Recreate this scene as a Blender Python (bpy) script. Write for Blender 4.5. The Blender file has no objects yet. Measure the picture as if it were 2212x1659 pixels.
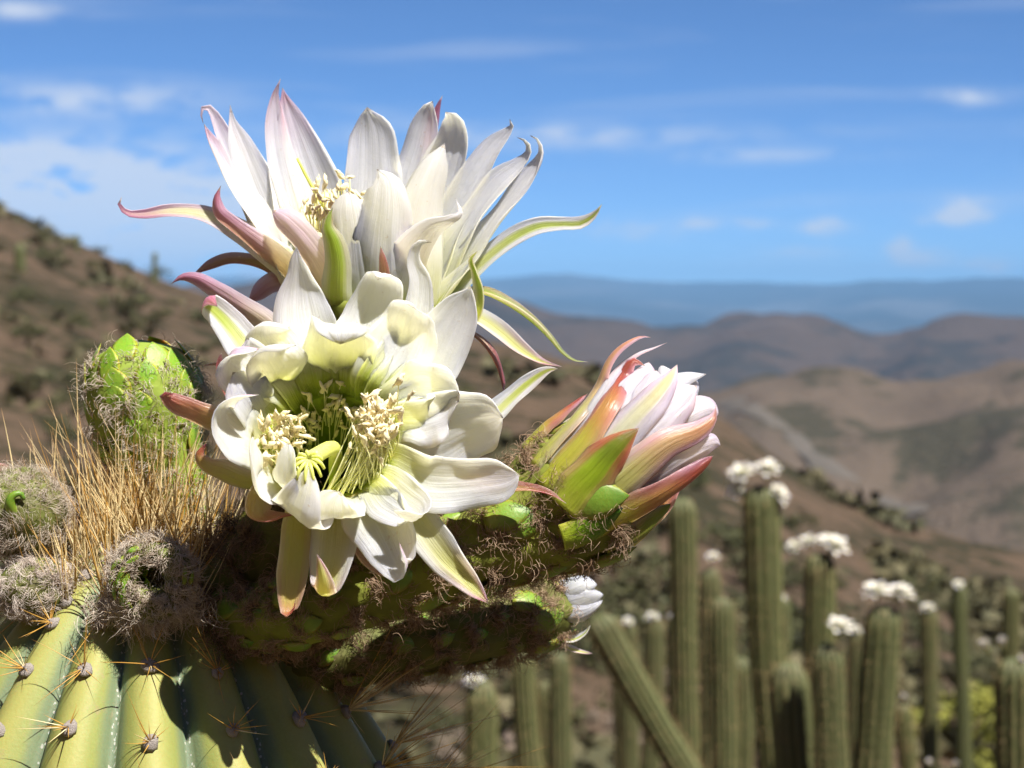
import bpy, math, random, zlib
import numpy as np
from mathutils import Vector, Matrix, Quaternion

random.seed(7); np.random.seed(7)
R = math.radians
scn = bpy.context.scene
col = scn.collection

# ------------------------------------------------------------------ camera
K, D0 = 4460.0, 0.6            # focal length and focus distance (picture 2212 units wide)
cam_d = bpy.data.cameras.new('camera'); cam = bpy.data.objects.new('camera', cam_d); col.objects.link(cam)
cam.location = (0, 0, 1.6)
cam.rotation_euler = (R(90) - math.atan(190 / K), 0, 0)
cam_d.sensor_width = 36; cam_d.lens = 36 * K / 2212
cam_d.clip_start = 0.02; cam_d.clip_end = 80000
cam_d.dof.use_dof = True; cam_d.dof.focus_distance = 0.605; cam_d.dof.aperture_fstop = 25
scn.camera = cam
CM = Matrix.Translation(cam.location) @ cam.rotation_euler.to_matrix().to_4x4()
CR = CM.to_3x3()

# ------------------------------------------------------------------ sky, sun, exposure
SUN = Vector((0.36, -0.37, 0.855)).normalized()      # direction towards the sun
SUN_EL = math.asin(SUN.z); SUN_AZ = math.atan2(SUN.x, SUN.y)
w = bpy.data.worlds.new('World'); scn.world = w; w.use_nodes = True

def build_world():
    nt = w.node_tree; nt.nodes.clear(); N = nt.nodes.new; L = nt.links.new
    out = N('ShaderNodeOutputWorld')
    sky = N('ShaderNodeTexSky'); sky.sky_type = 'NISHITA'; sky.sun_disc = False
    sky.sun_elevation = SUN_EL; sky.sun_rotation = SUN_AZ
    sky.altitude = 3000; sky.air_density = 0.55; sky.dust_density = 0.0; sky.ozone_density = 9.0
    bg = N('ShaderNodeBackground'); bg.inputs['Strength'].default_value = 0.084
    tint = N('ShaderNodeMix'); tint.data_type = 'RGBA'; tint.blend_type = 'MULTIPLY'; tint.inputs[0].default_value = 1; tint.inputs[7].default_value = (.88, .985, 1.0, 1)
    L(sky.outputs[0], tint.inputs[6]); L(tint.outputs[2], bg.inputs['Color'])
    tc = N('ShaderNodeTexCoord'); sep = N('ShaderNodeSeparateXYZ'); L(tc.outputs['Generated'], sep.inputs[0])
    def M(op, a, b=None, clamp=False):
        n = N('ShaderNodeMath'); n.operation = op; n.use_clamp = clamp
        for i, v in enumerate((a, b)):
            if v is None: continue
            if isinstance(v, (int, float)): n.inputs[i].default_value = v
            else: L(v, n.inputs[i])
        return n.outputs[0]
    az = M('ARCTAN2', sep.outputs[0], sep.outputs[1]); el = M('ARCSINE', sep.outputs[2])
    az = M('MULTIPLY', az, 57.2958); el = M('MULTIPLY', el, 57.2958)
    def noise(sx, sy, off, detail, rough, dist=0.0):
        c = N('ShaderNodeCombineXYZ'); L(M('MULTIPLY', az, sx), c.inputs[0]); L(M('MULTIPLY', el, sy), c.inputs[1]); c.inputs[2].default_value = off
        n = N('ShaderNodeTexNoise'); L(c.outputs[0], n.inputs['Vector']); n.inputs['Scale'].default_value = 1
        n.inputs['Detail'].default_value = detail; n.inputs['Roughness'].default_value = rough; n.inputs['Distortion'].default_value = dist
        return n.outputs['Fac']
    def sstep(v, a, b):
        n = N('ShaderNodeMapRange'); n.interpolation_type = 'SMOOTHSTEP'; L(v, n.inputs['Value'])
        n.inputs['From Min'].default_value = a; n.inputs['From Max'].default_value = b
        return n.outputs['Result']
    streak = M('MULTIPLY', sstep(noise(0.10, 0.95, 3.1, 4, 0.55, 0.4), 0.50, 0.78), 0.22)
    puff = sstep(noise(0.62, 1.5, 8.4, 6, 0.62), 0.33, 0.62)
    small = noise(1.6, 3.0, 2.2, 5, 0.6)
    total = streak
    # cloud banks: azimuth, elevation, half sizes (degrees), strength
    for a, e, sa, se, s in ((-13.6, 3.1, 4.6, 0.95, 2.6), (-10.5, 2.1, 4.6, 0.95, 3.2), (-12.0, 1.3, 5.5, 0.9, 3.0), (-11.5, 5.3, 3.4, .42, .8), (-13.5, 7.6, 1.3, .22, .8),
                           (0.5, 4.4, 5.5, .32, .7), (6.8, 3.85, 2.6, .2, .5), (12.3, 5.35, 1.0, .22, .8), (24, 3.5, 6, 1.2, .8), (-30, 4, 8, 1.5, .9),
                           (60, 6, 9, 2, .8), (110, 5, 12, 1.6, .8), (-75, 5, 11, 2, .8), (-130, 6, 12, 2, .8), (170, 5, 14, 2, .8)):
        da = M('DIVIDE', M('SUBTRACT', az, a), sa); de = M('DIVIDE', M('SUBTRACT', el, e), se)
        d2 = M('ADD', M('MULTIPLY', da, da), M('MULTIPLY', de, de))
        b = M('MULTIPLY', M('POWER', 2.718, M('MULTIPLY', d2, -1.0)), s)
        total = M('ADD', total, M('MULTIPLY', b, puff))
    for a, e, sa, se, s in ((12.3, 2.30, .75, .34, 1.5), (11.9, 2.05, .9, .15, .7), (10.65, 1.25, .42, .34, 1.3), (11.3, 1.0, .9, .3, .8), (13.1, .82, .75, .25, 1.0), (5.2, 2.05, .9, .2, .7), (6.6, 2.0, .7, .18, .6), (8.6, 1.9, .8, .26, .8),
                           (3.3, 1.8, 1.5, .3, .5), (7.9, 1.2, 1.4, .2, .4)):
        da = M('DIVIDE', M('SUBTRACT', az, a), sa); de = M('DIVIDE', M('SUBTRACT', el, e), se)
        d2 = M('ADD', M('MULTIPLY', da, da), M('MULTIPLY', de, de))
        d2 = M('ADD', d2, M('MULTIPLY', M('SUBTRACT', small, 0.5), 3.2))
        b = M('MULTIPLY', M('POWER', 2.718, M('MULTIPLY', M('MAXIMUM', d2, 0.0), -1.6)), s * 1.0)
        total = M('ADD', total, b)
    total = M('MULTIPLY', total, sstep(el, -0.5, 0.8))
    total = M('MINIMUM', total, 0.86)
    cb = N('ShaderNodeBackground'); cb.inputs['Color'].default_value = (0.72, 0.79, 0.92, 1); cb.inputs['Strength'].default_value = 0.58
    mx = N('ShaderNodeMixShader'); L(total, mx.inputs[0]); L(bg.outputs[0], mx.inputs[1]); L(cb.outputs[0], mx.inputs[2])
    L(mx.outputs[0], out.inputs['Surface'])
build_world()
w.cycles.sampling_method = 'MANUAL'; w.cycles.sample_map_resolution = 512
sun_d = bpy.data.lights.new('sun', 'SUN'); sun_o = bpy.data.objects.new('sun', sun_d); col.objects.link(sun_o)
sun_d.energy = 5.0; sun_d.angle = R(0.55); sun_d.color = (1.0, 0.945, 0.85)
sun_o.rotation_euler = SUN.to_track_quat('Z', 'Y').to_euler(); sun_o.location = (0, 0, 60)
vs = scn.view_settings; vs.view_transform = 'Standard'; vs.look = 'None'; vs.exposure = 0.76; vs.gamma = 1.0
scn.render.engine = 'CYCLES'
cy = scn.cycles; cy.use_denoising = True; cy.max_bounces = 8; cy.diffuse_bounces = 4; cy.transparent_max_bounces = 12; cy.volume_bounces = 0
cy.caustics_reflective = False; cy.caustics_refractive = False; cy.sample_clamp_indirect = 6

# ------------------------------------------------------------------ helpers
def pt(x, y, z=0.0):
    """picture position + distance in front of the focus plane (same units) -> world point"""
    d = D0 - z * D0 / K
    return CM @ Vector(((x - 1106) / K * d, -(y - 829.5) / K * d, -d))
def cdir(v): return (CR @ Vector(v)).normalized()
def far(x, y, dist):
    d = CR @ Vector(((x - 1106) / K, -(y - 829.5) / K, -1)); return cam.location + d * (dist / d.y)
def inv(p):
    q = CM.inverted() @ Vector(p); d = -q.z; return (q.x / d * K + 1106, 829.5 - q.y / d * K, (D0 - d) * K / D0)
U = D0 / K                      # one picture unit at the focus plane, in metres

WM = {}
def link(o, parent=None, W=None):
    col.objects.link(o); W = W if W is not None else Matrix.Identity(4)
    if parent is not None:
        o.parent = parent; o.matrix_basis = WM[parent.name].inverted() @ W
    else: o.matrix_basis = W
    WM[o.name] = W; return o
def tag(o, label=None, cat=None, group=None, kind=None):
    if label: o['label'] = label
    if cat: o['category'] = cat
    if group: o['group'] = group
    if kind: o['kind'] = kind
    return o
def empty(name, loc, label, cat, group=None):
    o = bpy.data.objects.new(name, None); o.empty_display_size = .01
    link(o, None, Matrix.Translation(loc)); return tag(o, label, cat, group)
def mesh(name, verts, faces, mats, uvs=None, midx=None, smooth=True, attr=None):
    me = bpy.data.meshes.new(name); me.from_pydata([tuple(v) for v in verts], [], [tuple(f) for f in faces])
    for m in (mats if isinstance(mats, (list, tuple)) else [mats]): me.materials.append(m)
    if uvs is not None:
        l = me.uv_layers.new(name='UVMap'); vi = np.empty(len(me.loops), dtype=np.int32); me.loops.foreach_get('vertex_index', vi)
        l.data.foreach_set('uv', np.asarray(uvs, dtype=np.float32)[vi].ravel())
    if midx is not None: me.polygons.foreach_set('material_index', np.asarray(midx, dtype=np.int32))
    if attr is not None:
        a = me.attributes.new('tint', 'FLOAT', 'POINT'); a.data.foreach_set('value', np.asarray(attr, dtype=np.float32))
    if smooth: me.polygons.foreach_set('use_smooth', np.ones(len(me.polygons), dtype=bool))
    me.update(); return me
def obj(name, me, parent=None, W=None): return link(bpy.data.objects.new(name, me), parent, W)
def local_obj(name, verts, faces, mats, parent, **k):
    """mesh given in world coordinates, stored relative to its parent"""
    Wp = WM[parent.name] if parent is not None else Matrix.Identity(4)
    t = np.array(Wp.translation); me = mesh(name, np.asarray(verts) - t, faces, mats, **k)
    return obj(name, me, parent, Matrix.Translation(t))

def catmull(P, n):
    P = np.asarray(P, float); k = len(P)
    d = np.maximum(np.linalg.norm(np.diff(P[:, :3], axis=0), axis=1), 1e-9) ** 0.5
    t = np.concatenate([[0], np.cumsum(d)]); 
    m = np.zeros_like(P)
    for i in range(k):
        if i == 0: m[i] = (P[1] - P[0]) / (t[1] - t[0])
        elif i == k - 1: m[i] = (P[-1] - P[-2]) / (t[-1] - t[-2])
        else:
            a = (P[i] - P[i-1]) / (t[i] - t[i-1]); b = (P[i+1] - P[i]) / (t[i+1] - t[i])
            h0 = t[i] - t[i-1]; h1 = t[i+1] - t[i]; m[i] = (a * h1 + b * h0) / (h0 + h1)
    # dense sampling then resample to equal arc length
    T = np.linspace(0, t[-1], n * 6); out = np.zeros((len(T), P.shape[1]))
    idx = np.clip(np.searchsorted(t, T, side='right') - 1, 0, k - 2)
    h = (t[idx+1] - t[idx])[:, None]; s = ((T - t[idx]) / (t[idx+1] - t[idx]))[:, None]
    out = (2*s**3-3*s**2+1)*P[idx] + (s**3-2*s**2+s)*h*m[idx] + (-2*s**3+3*s**2)*P[idx+1] + (s**3-s**2)*h*m[idx+1]
    L = np.concatenate([[0], np.cumsum(np.linalg.norm(np.diff(out[:, :3], axis=0), axis=1))])
    q = np.linspace(0, L[-1], n)
    return np.stack([np.interp(q, L, out[:, j]) for j in range(P.shape[1])], axis=1)
def unit(v): return v / max(np.linalg.norm(v), 1e-12)
def frames(C, hint):
    n = len(C); T = np.gradient(C, axis=0); T /= np.maximum(np.linalg.norm(T, axis=1), 1e-12)[:, None]
    Nn = np.zeros_like(C); v = np.asarray(hint, float); v = v - T[0] * v.dot(T[0]); Nn[0] = unit(v)
    for i in range(1, n):
        v = Nn[i-1] - T[i] * Nn[i-1].dot(T[i]); Nn[i] = unit(v)
    return T, Nn, np.cross(T, Nn)
def tube_geo(C, rad, ns, hint=(0.3, 0.2, 1), closed=True):
    C = np.asarray(C, float); T, Nn, B = frames(C, hint); n = len(C); rad = np.broadcast_to(rad, (n,))
    a = np.arange(ns) * 2 * math.pi / ns
    V = C[:, None, :] + rad[:, None, None] * (np.cos(a)[None, :, None] * Nn[:, None, :] + np.sin(a)[None, :, None] * B[:, None, :])
    F = [(i*ns+j, i*ns+(j+1) % ns, (i+1)*ns+(j+1) % ns, (i+1)*ns+j) for i in range(n-1) for j in range(ns)]
    V = V.reshape(-1, 3)
    if closed: F += [tuple(range(ns))[::-1], tuple((n-1)*ns + j for j in range(ns))]
    uv = np.stack([np.tile(np.arange(ns)/ns, n), np.repeat(np.linspace(0, 1, n), ns)], 1)
    return V, F, uv

class Bag:
    """collects shapes that stay one mesh"""
    def __init__(s): s.v, s.f, s.uv, s.t, s.n = [], [], [], [], 0
    def add(s, V, F, uv=None, tint=0.0):
        s.v.append(np.asarray(V)); s.f += [tuple(i + s.n for i in f) for f in F]
        s.uv.append(uv if uv is not None else np.zeros((len(V), 2))); s.t.append(np.full(len(V), tint)); s.n += len(V)
    def build(s, name, mat, parent, smooth=True):
        return local_obj(name, np.concatenate(s.v), s.f, mat, parent, uvs=np.concatenate(s.uv), attr=np.concatenate(s.t), smooth=smooth)

# ------------------------------------------------------------------ materials
def newmat(name):
    m = bpy.data.materials.new(name); m.use_nodes = True; nt = m.node_tree; nt.nodes.clear()
    out = nt.nodes.new('ShaderNodeOutputMaterial'); b = nt.nodes.new('ShaderNodeBsdfPrincipled'); nt.links.new(b.outputs[0], out.inputs['Surface'])
    return m, nt, b, out
def ramp(nt, fac, stops, interp='EASE'):
    r = nt.nodes.new('ShaderNodeValToRGB'); r.color_ramp.interpolation = interp
    e = r.color_ramp.elements
    while len(e) < len(stops): e.new(0.5)
    for el, (p, c) in zip(e, stops): el.position = p; el.color = (*c, 1)
    if fac is not None: nt.links.new(fac, r.inputs[0])
    return r.outputs[0]
def mixc(nt, f, a, b, mode='MIX'):
    n = nt.nodes.new('ShaderNodeMix'); n.data_type = 'RGBA'; n.blend_type = mode
    for s, v in ((n.inputs[0], f), (n.inputs[6], a), (n.inputs[7], b)):
        if isinstance(v, (int, float)): s.default_value = v
        elif isinstance(v, tuple): s.default_value = (*v, 1)
        else: nt.links.new(v, s)
    return n.outputs[2]
def nmath(nt, op, a, b=None, clamp=False):
    n = nt.nodes.new('ShaderNodeMath'); n.operation = op; n.use_clamp = clamp
    for i, v in enumerate((a, b)):
        if v is None: continue
        if isinstance(v, (int, float)): n.inputs[i].default_value = v
        else: nt.links.new(v, n.inputs[i])
    return n.outputs[0]
def nnoise(nt, vec, scale, detail=3, rough=.55):
    n = nt.nodes.new('ShaderNodeTexNoise'); n.inputs['Scale'].default_value = scale; n.inputs['Detail'].default_value = detail; n.inputs['Roughness'].default_value = rough
    if vec is not None: nt.links.new(vec, n.inputs['Vector'])
    return n.outputs['Fac']
def nbump(nt, h, strength, dist, b):
    n = nt.nodes.new('ShaderNodeBump'); n.inputs['Strength'].default_value = strength; n.inputs['Distance'].default_value = dist
    nt.links.new(h, n.inputs['Height']); nt.links.new(n.outputs[0], b.inputs['Normal'])

def petal_mat(name, centre, edge, e0=.35, e1=1.0, sss=0.0034, rough=.5, spec=.4, weight=1.0):
    """colour runs along the petal (V) and from midrib to edge (U); waxy, light passes through"""
    m, nt, b, out = newmat(name)
    uv = nt.nodes.new('ShaderNodeUVMap'); sp = nt.nodes.new('ShaderNodeSeparateXYZ'); nt.links.new(uv.outputs[0], sp.inputs[0])
    mp = nt.nodes.new('ShaderNodeMapping'); nt.links.new(uv.outputs[0], mp.inputs[0]); mp.inputs['Scale'].default_value = (16, 1.1, 1)
    info = nt.nodes.new('ShaderNodeObjectInfo')
    cmb = nt.nodes.new('ShaderNodeVectorMath'); cmb.operation = 'ADD'; nt.links.new(mp.outputs[0], cmb.inputs[0])
    rv = nt.nodes.new('ShaderNodeCombineXYZ'); nt.links.new(nmath(nt, 'MULTIPLY', info.outputs['Random'], 37.0), rv.inputs[0]); nt.links.new(rv.outputs[0], cmb.inputs[1])
    vein = nnoise(nt, cmb.outputs[0], 1.0, 4, .6)
    vv = nmath(nt, 'ADD', sp.outputs[1], nmath(nt, 'MULTIPLY', nmath(nt, 'SUBTRACT', vein, .5), .16), True)
    au = nmath(nt, 'ABSOLUTE', nmath(nt, 'SUBTRACT', nmath(nt, 'MULTIPLY', sp.outputs[0], 2.0), 1.0))
    mr = nt.nodes.new('ShaderNodeMapRange'); mr.interpolation_type = 'SMOOTHSTEP'; nt.links.new(nmath(nt, 'ADD', au, nmath(nt, 'MULTIPLY', nmath(nt, 'SUBTRACT', vein, .5), .5)), mr.inputs[0])
    mr.inputs['From Min'].default_value = e0; mr.inputs['From Max'].default_value = e1
    c = mixc(nt, mr.outputs[0], ramp(nt, vv, centre), ramp(nt, vv, edge))
    c = mixc(nt, nmath(nt, 'MULTIPLY', vein, .13), c, (.46, .42, .28), 'MULTIPLY')
    tcd = nt.nodes.new('ShaderNodeTexCoord'); blot = nnoise(nt, tcd.outputs['Object'], 90, 3, .6)
    c = mixc(nt, nmath(nt, 'MULTIPLY', blot, .12), c, (.62, .60, .48), 'MULTIPLY')
    sp1 = nnoise(nt, tcd.outputs['Object'], 520, 2, .5); spm = ramp(nt, sp1, [(.70, (0, 0, 0)), (.76, (1, 1, 1))], 'LINEAR')
    c = mixc(nt, nmath(nt, 'MULTIPLY', spm, .35), c, (.62, .42, .20))            # pollen and small bruises
    br = nmath(nt, 'MULTIPLY', nmath(nt, 'GREATER_THAN', nmath(nt, 'ADD', sp.outputs[1], nmath(nt, 'MULTIPLY', blot, .12)), 1.045), .6)
    c = mixc(nt, br, c, (.40, .24, .12))                                          # dried tips
    nt.links.new(c, b.inputs['Base Color'])
    b.inputs['Subsurface Weight'].default_value = weight; b.inputs['Subsurface Scale'].default_value = sss; b.inputs['Subsurface Radius'].default_value = (1, .95, .7)
    b.inputs['Roughness'].default_value = rough; b.inputs['Specular IOR Level'].default_value = spec
    nbump(nt, nmath(nt, 'ADD', vein, nmath(nt, 'MULTIPLY', nnoise(nt, tcd.outputs['Object'], 260, 4, .6), .5)), .5, .0009, b)
    return m
W1 = [(0, (.62, .68, .14)), (.26, (.84, .85, .48)), (.55, (.93, .92, .80)), (1, (.93, .92, .88))]
PM = {
 'WI': petal_mat('petal_ivory', [(0, (.22, .32, .02)), (.13, (.44, .56, .05)), (.27, (.82, .85, .34)), (.5, (.92, .91, .66)), (.8, (.94, .93, .84)), (1, (.94, .93, .88))],  # green base, darkened further for the shade inside the throat
                 [(0, (.26, .36, .03)), (.14, (.50, .60, .08)), (.30, (.87, .88, .46)), (.6, (.93, .92, .76)), (1, (.93, .91, .86))], sss=.0038),
 'W': petal_mat('petal_white', W1, [(0, (.68, .73, .22)), (.3, (.87, .87, .58)), (.6, (.93, .92, .84)), (1, (.92, .90, .88))]),
 'WP': petal_mat('petal_white_pink_tip', [(0, (.66, .70, .20)), (.3, (.88, .87, .60)), (.66, (.93, .91, .86)), (.88, (.86, .66, .76)), (1, (.62, .30, .42))],
                 [(0, (.70, .72, .30)), (.35, (.88, .87, .70)), (.68, (.92, .88, .88)), (.86, (.78, .50, .64)), (1, (.54, .22, .34))]),
 'PK': petal_mat('tepal_mauve', [(0, (.72, .66, .34)), (.3, (.70, .50, .34)), (.6, (.64, .34, .38)), (.85, (.50, .18, .30)), (1, (.36, .07, .14))],
                 [(0, (.76, .66, .36)), (.4, (.72, .46, .46)), (.75, (.56, .26, .40)), (1, (.36, .08, .18))]),
 'LV': petal_mat('tepal_lilac', [(0, (.80, .74, .50)), (.4, (.72, .54, .56)), (.8, (.66, .44, .60)), (1, (.62, .40, .58))],
                 [(0, (.80, .74, .56)), (.5, (.72, .52, .60)), (1, (.62, .38, .58))]),
 'CY': petal_mat('tepal_cream', [(0, (.68, .68, .16)), (.3, (.78, .74, .34)), (.6, (.66, .66, .20)), (.85, (.55, .56, .14)), (1, (.42, .20, .20))],
                 [(0, (.80, .78, .44)), (.4, (.84, .78, .58)), (.75, (.76, .46, .44)), (1, (.55, .18, .26))], .25, .85),
 'CP': petal_mat('tepal_cream_pink', [(0, (.78, .74, .34)), (.4, (.84, .76, .48)), (.7, (.78, .70, .34)), (.86, (.62, .34, .34)), (1, (.36, .08, .18))],
                 [(0, (.82, .76, .48)), (.4, (.80, .64, .58)), (.7, (.66, .36, .44)), (.9, (.46, .14, .28)), (1, (.36, .07, .17))], .2, .85),
 'GW': petal_mat('tepal_green_white', [(0, (.62, .66, .14)), (.4, (.60, .66, .22)), (.7, (.40, .50, .08)), (1, (.26, .30, .03))],
                 [(0, (.80, .80, .50)), (.5, (.86, .86, .74)), (.8, (.82, .78, .72)), (1, (.60, .52, .40))], .16, .62),
 'GR': petal_mat('tepal_green', [(0, (.60, .66, .12)), (.4, (.42, .54, .06)), (.75, (.24, .38, .02)), (1, (.12, .18, .02))],
                 [(0, (.74, .74, .40)), (.45, (.70, .70, .42)), (.75, (.44, .42, .24)), (1, (.20, .14, .06))], .30, .85),
 'DG': petal_mat('tepal_dark_green', [(0, (.44, .46, .10)), (.35, (.26, .32, .05)), (.7, (.14, .24, .02)), (1, (.16, .24, .03))],
                 [(0, (.42, .34, .14)), (.5, (.30, .22, .10)), (1, (.16, .20, .06))], .45, 1.0),
 'RD': petal_mat('tepal_red', [(0, (.52, .48, .08)), (.35, (.58, .38, .09)), (.66, (.56, .20, .10)), (.88, (.42, .09, .07)), (1, (.16, .012, .02))],
                 [(0, (.58, .44, .12)), (.35, (.62, .30, .14)), (.7, (.54, .14, .12)), (1, (.18, .014, .03))], .3, 1.0, rough=.3, spec=.5),
 'OR': petal_mat('tepal_olive_red', [(0, (.60, .60, .10)), (.4, (.60, .56, .10)), (.72, (.62, .46, .12)), (.92, (.44, .10, .06)), (.97, (.14, .006, .02)), (1, (.10, .004, .02))],
                 [(0, (.66, .60, .18)), (.4, (.66, .46, .20)), (.8, (.62, .26, .18)), (.95, (.30, .03, .04)), (1, (.10, .004, .02))], .3, 1.0, rough=.3, spec=.5),
 'MR': petal_mat('tepal_maroon', [(0, (.46, .42, .08)), (.4, (.34, .22, .06)), (.8, (.28, .09, .07)), (1, (.24, .05, .07))],
                 [(0, (.40, .26, .10)), (.4, (.30, .08, .08)), (1, (.24, .04, .07))], .2, .8, rough=.3, spec=.5),
 'BR': petal_mat('bud_tepal_red', [(0, (.52, .58, .04)), (.26, (.58, .52, .06)), (.50, (.60, .27, .08)), (.78, (.46, .09, .06)), (1, (.26, .05, .04))],
                 [(0, (.58, .56, .10)), (.24, (.68, .38, .15)), (.50, (.64, .18, .16)), (.85, (.62, .22, .28)), (1, (.46, .14, .18))], .2, .9, rough=.28, spec=.5),
 'BG': petal_mat('bud_tepal_green', [(0, (.50, .58, .05)), (.4, (.32, .46, .02)), (.7, (.16, .22, .015)), (1, (.10, .04, .02))],
                 [(0, (.56, .56, .10)), (.35, (.58, .34, .12)), (.7, (.46, .10, .06)), (1, (.16, .03, .02))], .3, .85, rough=.28, spec=.5),
 'BY': petal_mat('bud_tepal_yellow_pink', [(0, (.60, .64, .08)), (.30, (.66, .60, .16)), (.6, (.68, .40, .20)), (.88, (.56, .24, .14)), (1, (.50, .20, .22))],
                 [(0, (.66, .62, .20)), (.32, (.76, .52, .36)), (.6, (.74, .32, .34)), (1, (.70, .34, .46))], .25, .9, rough=.28, spec=.5),
 'BW': petal_mat('bud_petal_white_pink', [(0, (.76, .74, .40)), (.3, (.88, .78, .66)), (.7, (.90, .70, .72)), (1, (.88, .62, .70))],
                 [(0, (.78, .74, .46)), (.35, (.86, .66, .62)), (.75, (.82, .52, .60)), (1, (.74, .42, .56))]),
 'BP': petal_mat('bud_petal_pink_midrib', [(0, (.72, .72, .30)), (.4, (.72, .66, .38)), (.8, (.62, .52, .24)), (1, (.58, .34, .34))],
                 [(0, (.82, .76, .52)), (.4, (.84, .68, .66)), (.8, (.78, .54, .66)), (1, (.66, .38, .54))], .14, .7),
 'GB': petal_mat('scale_bright_green', [(0, (.34, .42, .03)), (.5, (.16, .34, .015)), (1, (.06, .18, .01))], [(0, (.42, .42, .06)), (.6, (.22, .34, .03)), (1, (.05, .12, .01))], .5, 1.0, rough=.25, spec=.5),
}
def plain_mat(name, c, rough=.6, spec=.3, var=None, scale=60, bump=0, bdist=.001, sss=0):
    m, nt, b, out = newmat(name); tcd = nt.nodes.new('ShaderNodeTexCoord')
    n = nnoise(nt, tcd.outputs['Object'], scale, 4, .6)
    nt.links.new(ramp(nt, n, [(.25, c), (.75, var or tuple(x * .7 for x in c))], 'LINEAR'), b.inputs['Base Color'])
    b.inputs['Roughness'].default_value = rough; b.inputs['Specular IOR Level'].default_value = spec
    if sss: b.inputs['Subsurface Weight'].default_value = 1; b.inputs['Subsurface Scale'].default_value = sss; b.inputs['Subsurface Radius'].default_value = (1, 1, .6)
    if bump: nbump(nt, n, bump, bdist, b)
    return m
M_throat = petal_mat('flower_throat_green', [(0, (.08, .11, .01)), (.5, (.16, .23, .02)), (.85, (.30, .40, .04)), (1, (.44, .54, .08))], [(0, (.08, .11, .01)), (.5, (.16, .23, .02)), (.85, (.30, .40, .04)), (1, (.44, .54, .08))])  # walls darken with depth: shade in the throat put into the colour
M_fil = plain_mat('filament_pale_yellow', (.90, .88, .50), .5, .3, (.86, .84, .38), 200, sss=.0006)
M_anth = plain_mat('anther_pollen', (.96, .88, .62), .9, .1, (.94, .80, .48), 5, .25, .05)
M_style = plain_mat('style_yellow_green', (.70, .76, .14), .4, .4, (.76, .78, .28), 80, sss=.001)
def scale_mat(name, base, mid, tip, rim):
    m, nt, b, out = newmat(name); uv = nt.nodes.new('ShaderNodeUVMap'); sp = nt.nodes.new('ShaderNodeSeparateXYZ'); nt.links.new(uv.outputs[0], sp.inputs[0])
    tcd = nt.nodes.new('ShaderNodeTexCoord'); info = nt.nodes.new('ShaderNodeObjectInfo')
    n = nnoise(nt, tcd.outputs['Object'], 3, 4, .6)
    v = nmath(nt, 'ADD', sp.outputs[1], nmath(nt, 'MULTIPLY', nmath(nt, 'SUBTRACT', n, .5), .5), True)
    c = ramp(nt, v, [(0, base), (.5, mid), (1, tip)])
    au = nmath(nt, 'ABSOLUTE', nmath(nt, 'SUBTRACT', nmath(nt, 'MULTIPLY', sp.outputs[0], 2.0), 1.0))
    c = mixc(nt, nmath(nt, 'POWER', au, 5.0, True), c, rim)
    c = mixc(nt, nmath(nt, 'MULTIPLY', info.outputs['Random'], .4), c, (.26, .30, .06), 'MIX')
    nt.links.new(c, b.inputs['Base Color']); b.inputs['Roughness'].default_value = .45
    b.inputs['Subsurface Weight'].default_value = .6; b.inputs['Subsurface Scale'].default_value = .0015
    nbump(nt, nnoise(nt, tcd.outputs['Object'], 9, 4, .6), .25, .0008, b); return m
M_scale = scale_mat('tube_scale_green', (.33, .39, .045), (.17, .33, .02), (.08, .23, .018), (.34, .30, .05))
M_scale_lime = scale_mat('bud_scale_lime', (.34, .46, .04), (.24, .46, .025), (.20, .38, .03), (.50, .44, .03))
M_tube = plain_mat('floral_tube_yellow_green', (.30, .34, .05), .6, .2, (.13, .15, .035), 70, .5, .002)
M_tube_d = plain_mat('floral_tube_dull_green', (.17, .21, .04), .6, .2, (.10, .085, .035), 60, .5, .002)
M_core = plain_mat('bud_core_pale', (.80, .74, .62), .6, .2, (.74, .66, .56), 60)
def hair_mat(name, a, b_, rough=.75):
    m, nt, b, out = newmat(name); h = nt.nodes.new('ShaderNodeHairInfo')
    c = ramp(nt, h.outputs['Random'], [(0, a), (1, b_)], 'LINEAR'); nt.links.new(c, b.inputs['Base Color']); b.inputs['Roughness'].default_value = rough; b.inputs['Specular IOR Level'].default_value = .25
    return m
H_brown = hair_mat('wool_brown', (.20, .115, .065), (.52, .38, .27))
H_grey = hair_mat('wool_grey', (.36, .27, .20), (.78, .70, .61))
H_pale = hair_mat('wool_pale', (.52, .42, .36), (.86, .78, .72))
H_dark = hair_mat('wool_dark', (.11, .07, .04), (.34, .23, .15))  # wool with shade put into its colour, for sheltered spots
def spine_mat(name, base, mid, tip):
    m, nt, b, out = newmat(name); uv = nt.nodes.new('ShaderNodeUVMap'); sp = nt.nodes.new('ShaderNodeSeparateXYZ'); nt.links.new(uv.outputs[0], sp.inputs[0])
    info = nt.nodes.new('ShaderNodeObjectInfo'); at = nt.nodes.new('ShaderNodeAttribute'); at.attribute_name = 'tint'
    c = ramp(nt, sp.outputs[1], [(0, base), (.45, mid), (.8, mid), (1, tip)], 'LINEAR')
    r = nmath(nt, 'FRACT', nmath(nt, 'ADD', info.outputs['Random'], at.outputs['Fac']))
    c = mixc(nt, nmath(nt, 'MULTIPLY', nmath(nt, 'POWER', r, 2.2), .42), c, (.46, .20, .04))
    nt.links.new(c, b.inputs['Base Color']); b.inputs['Roughness'].default_value = .38; return m
M_spine = spine_mat('spine_golden', (.88, .79, .54), (.86, .70, .38), (.48, .22, .06))
M_spine_b = spine_mat('spine_amber', (.56, .36, .10), (.60, .34, .07), (.26, .08, .02))
M_felt = plain_mat('areole_felt_grey', (.62, .56, .52), .95, .05, (.40, .35, .33), 9, .6, .06)

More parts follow.
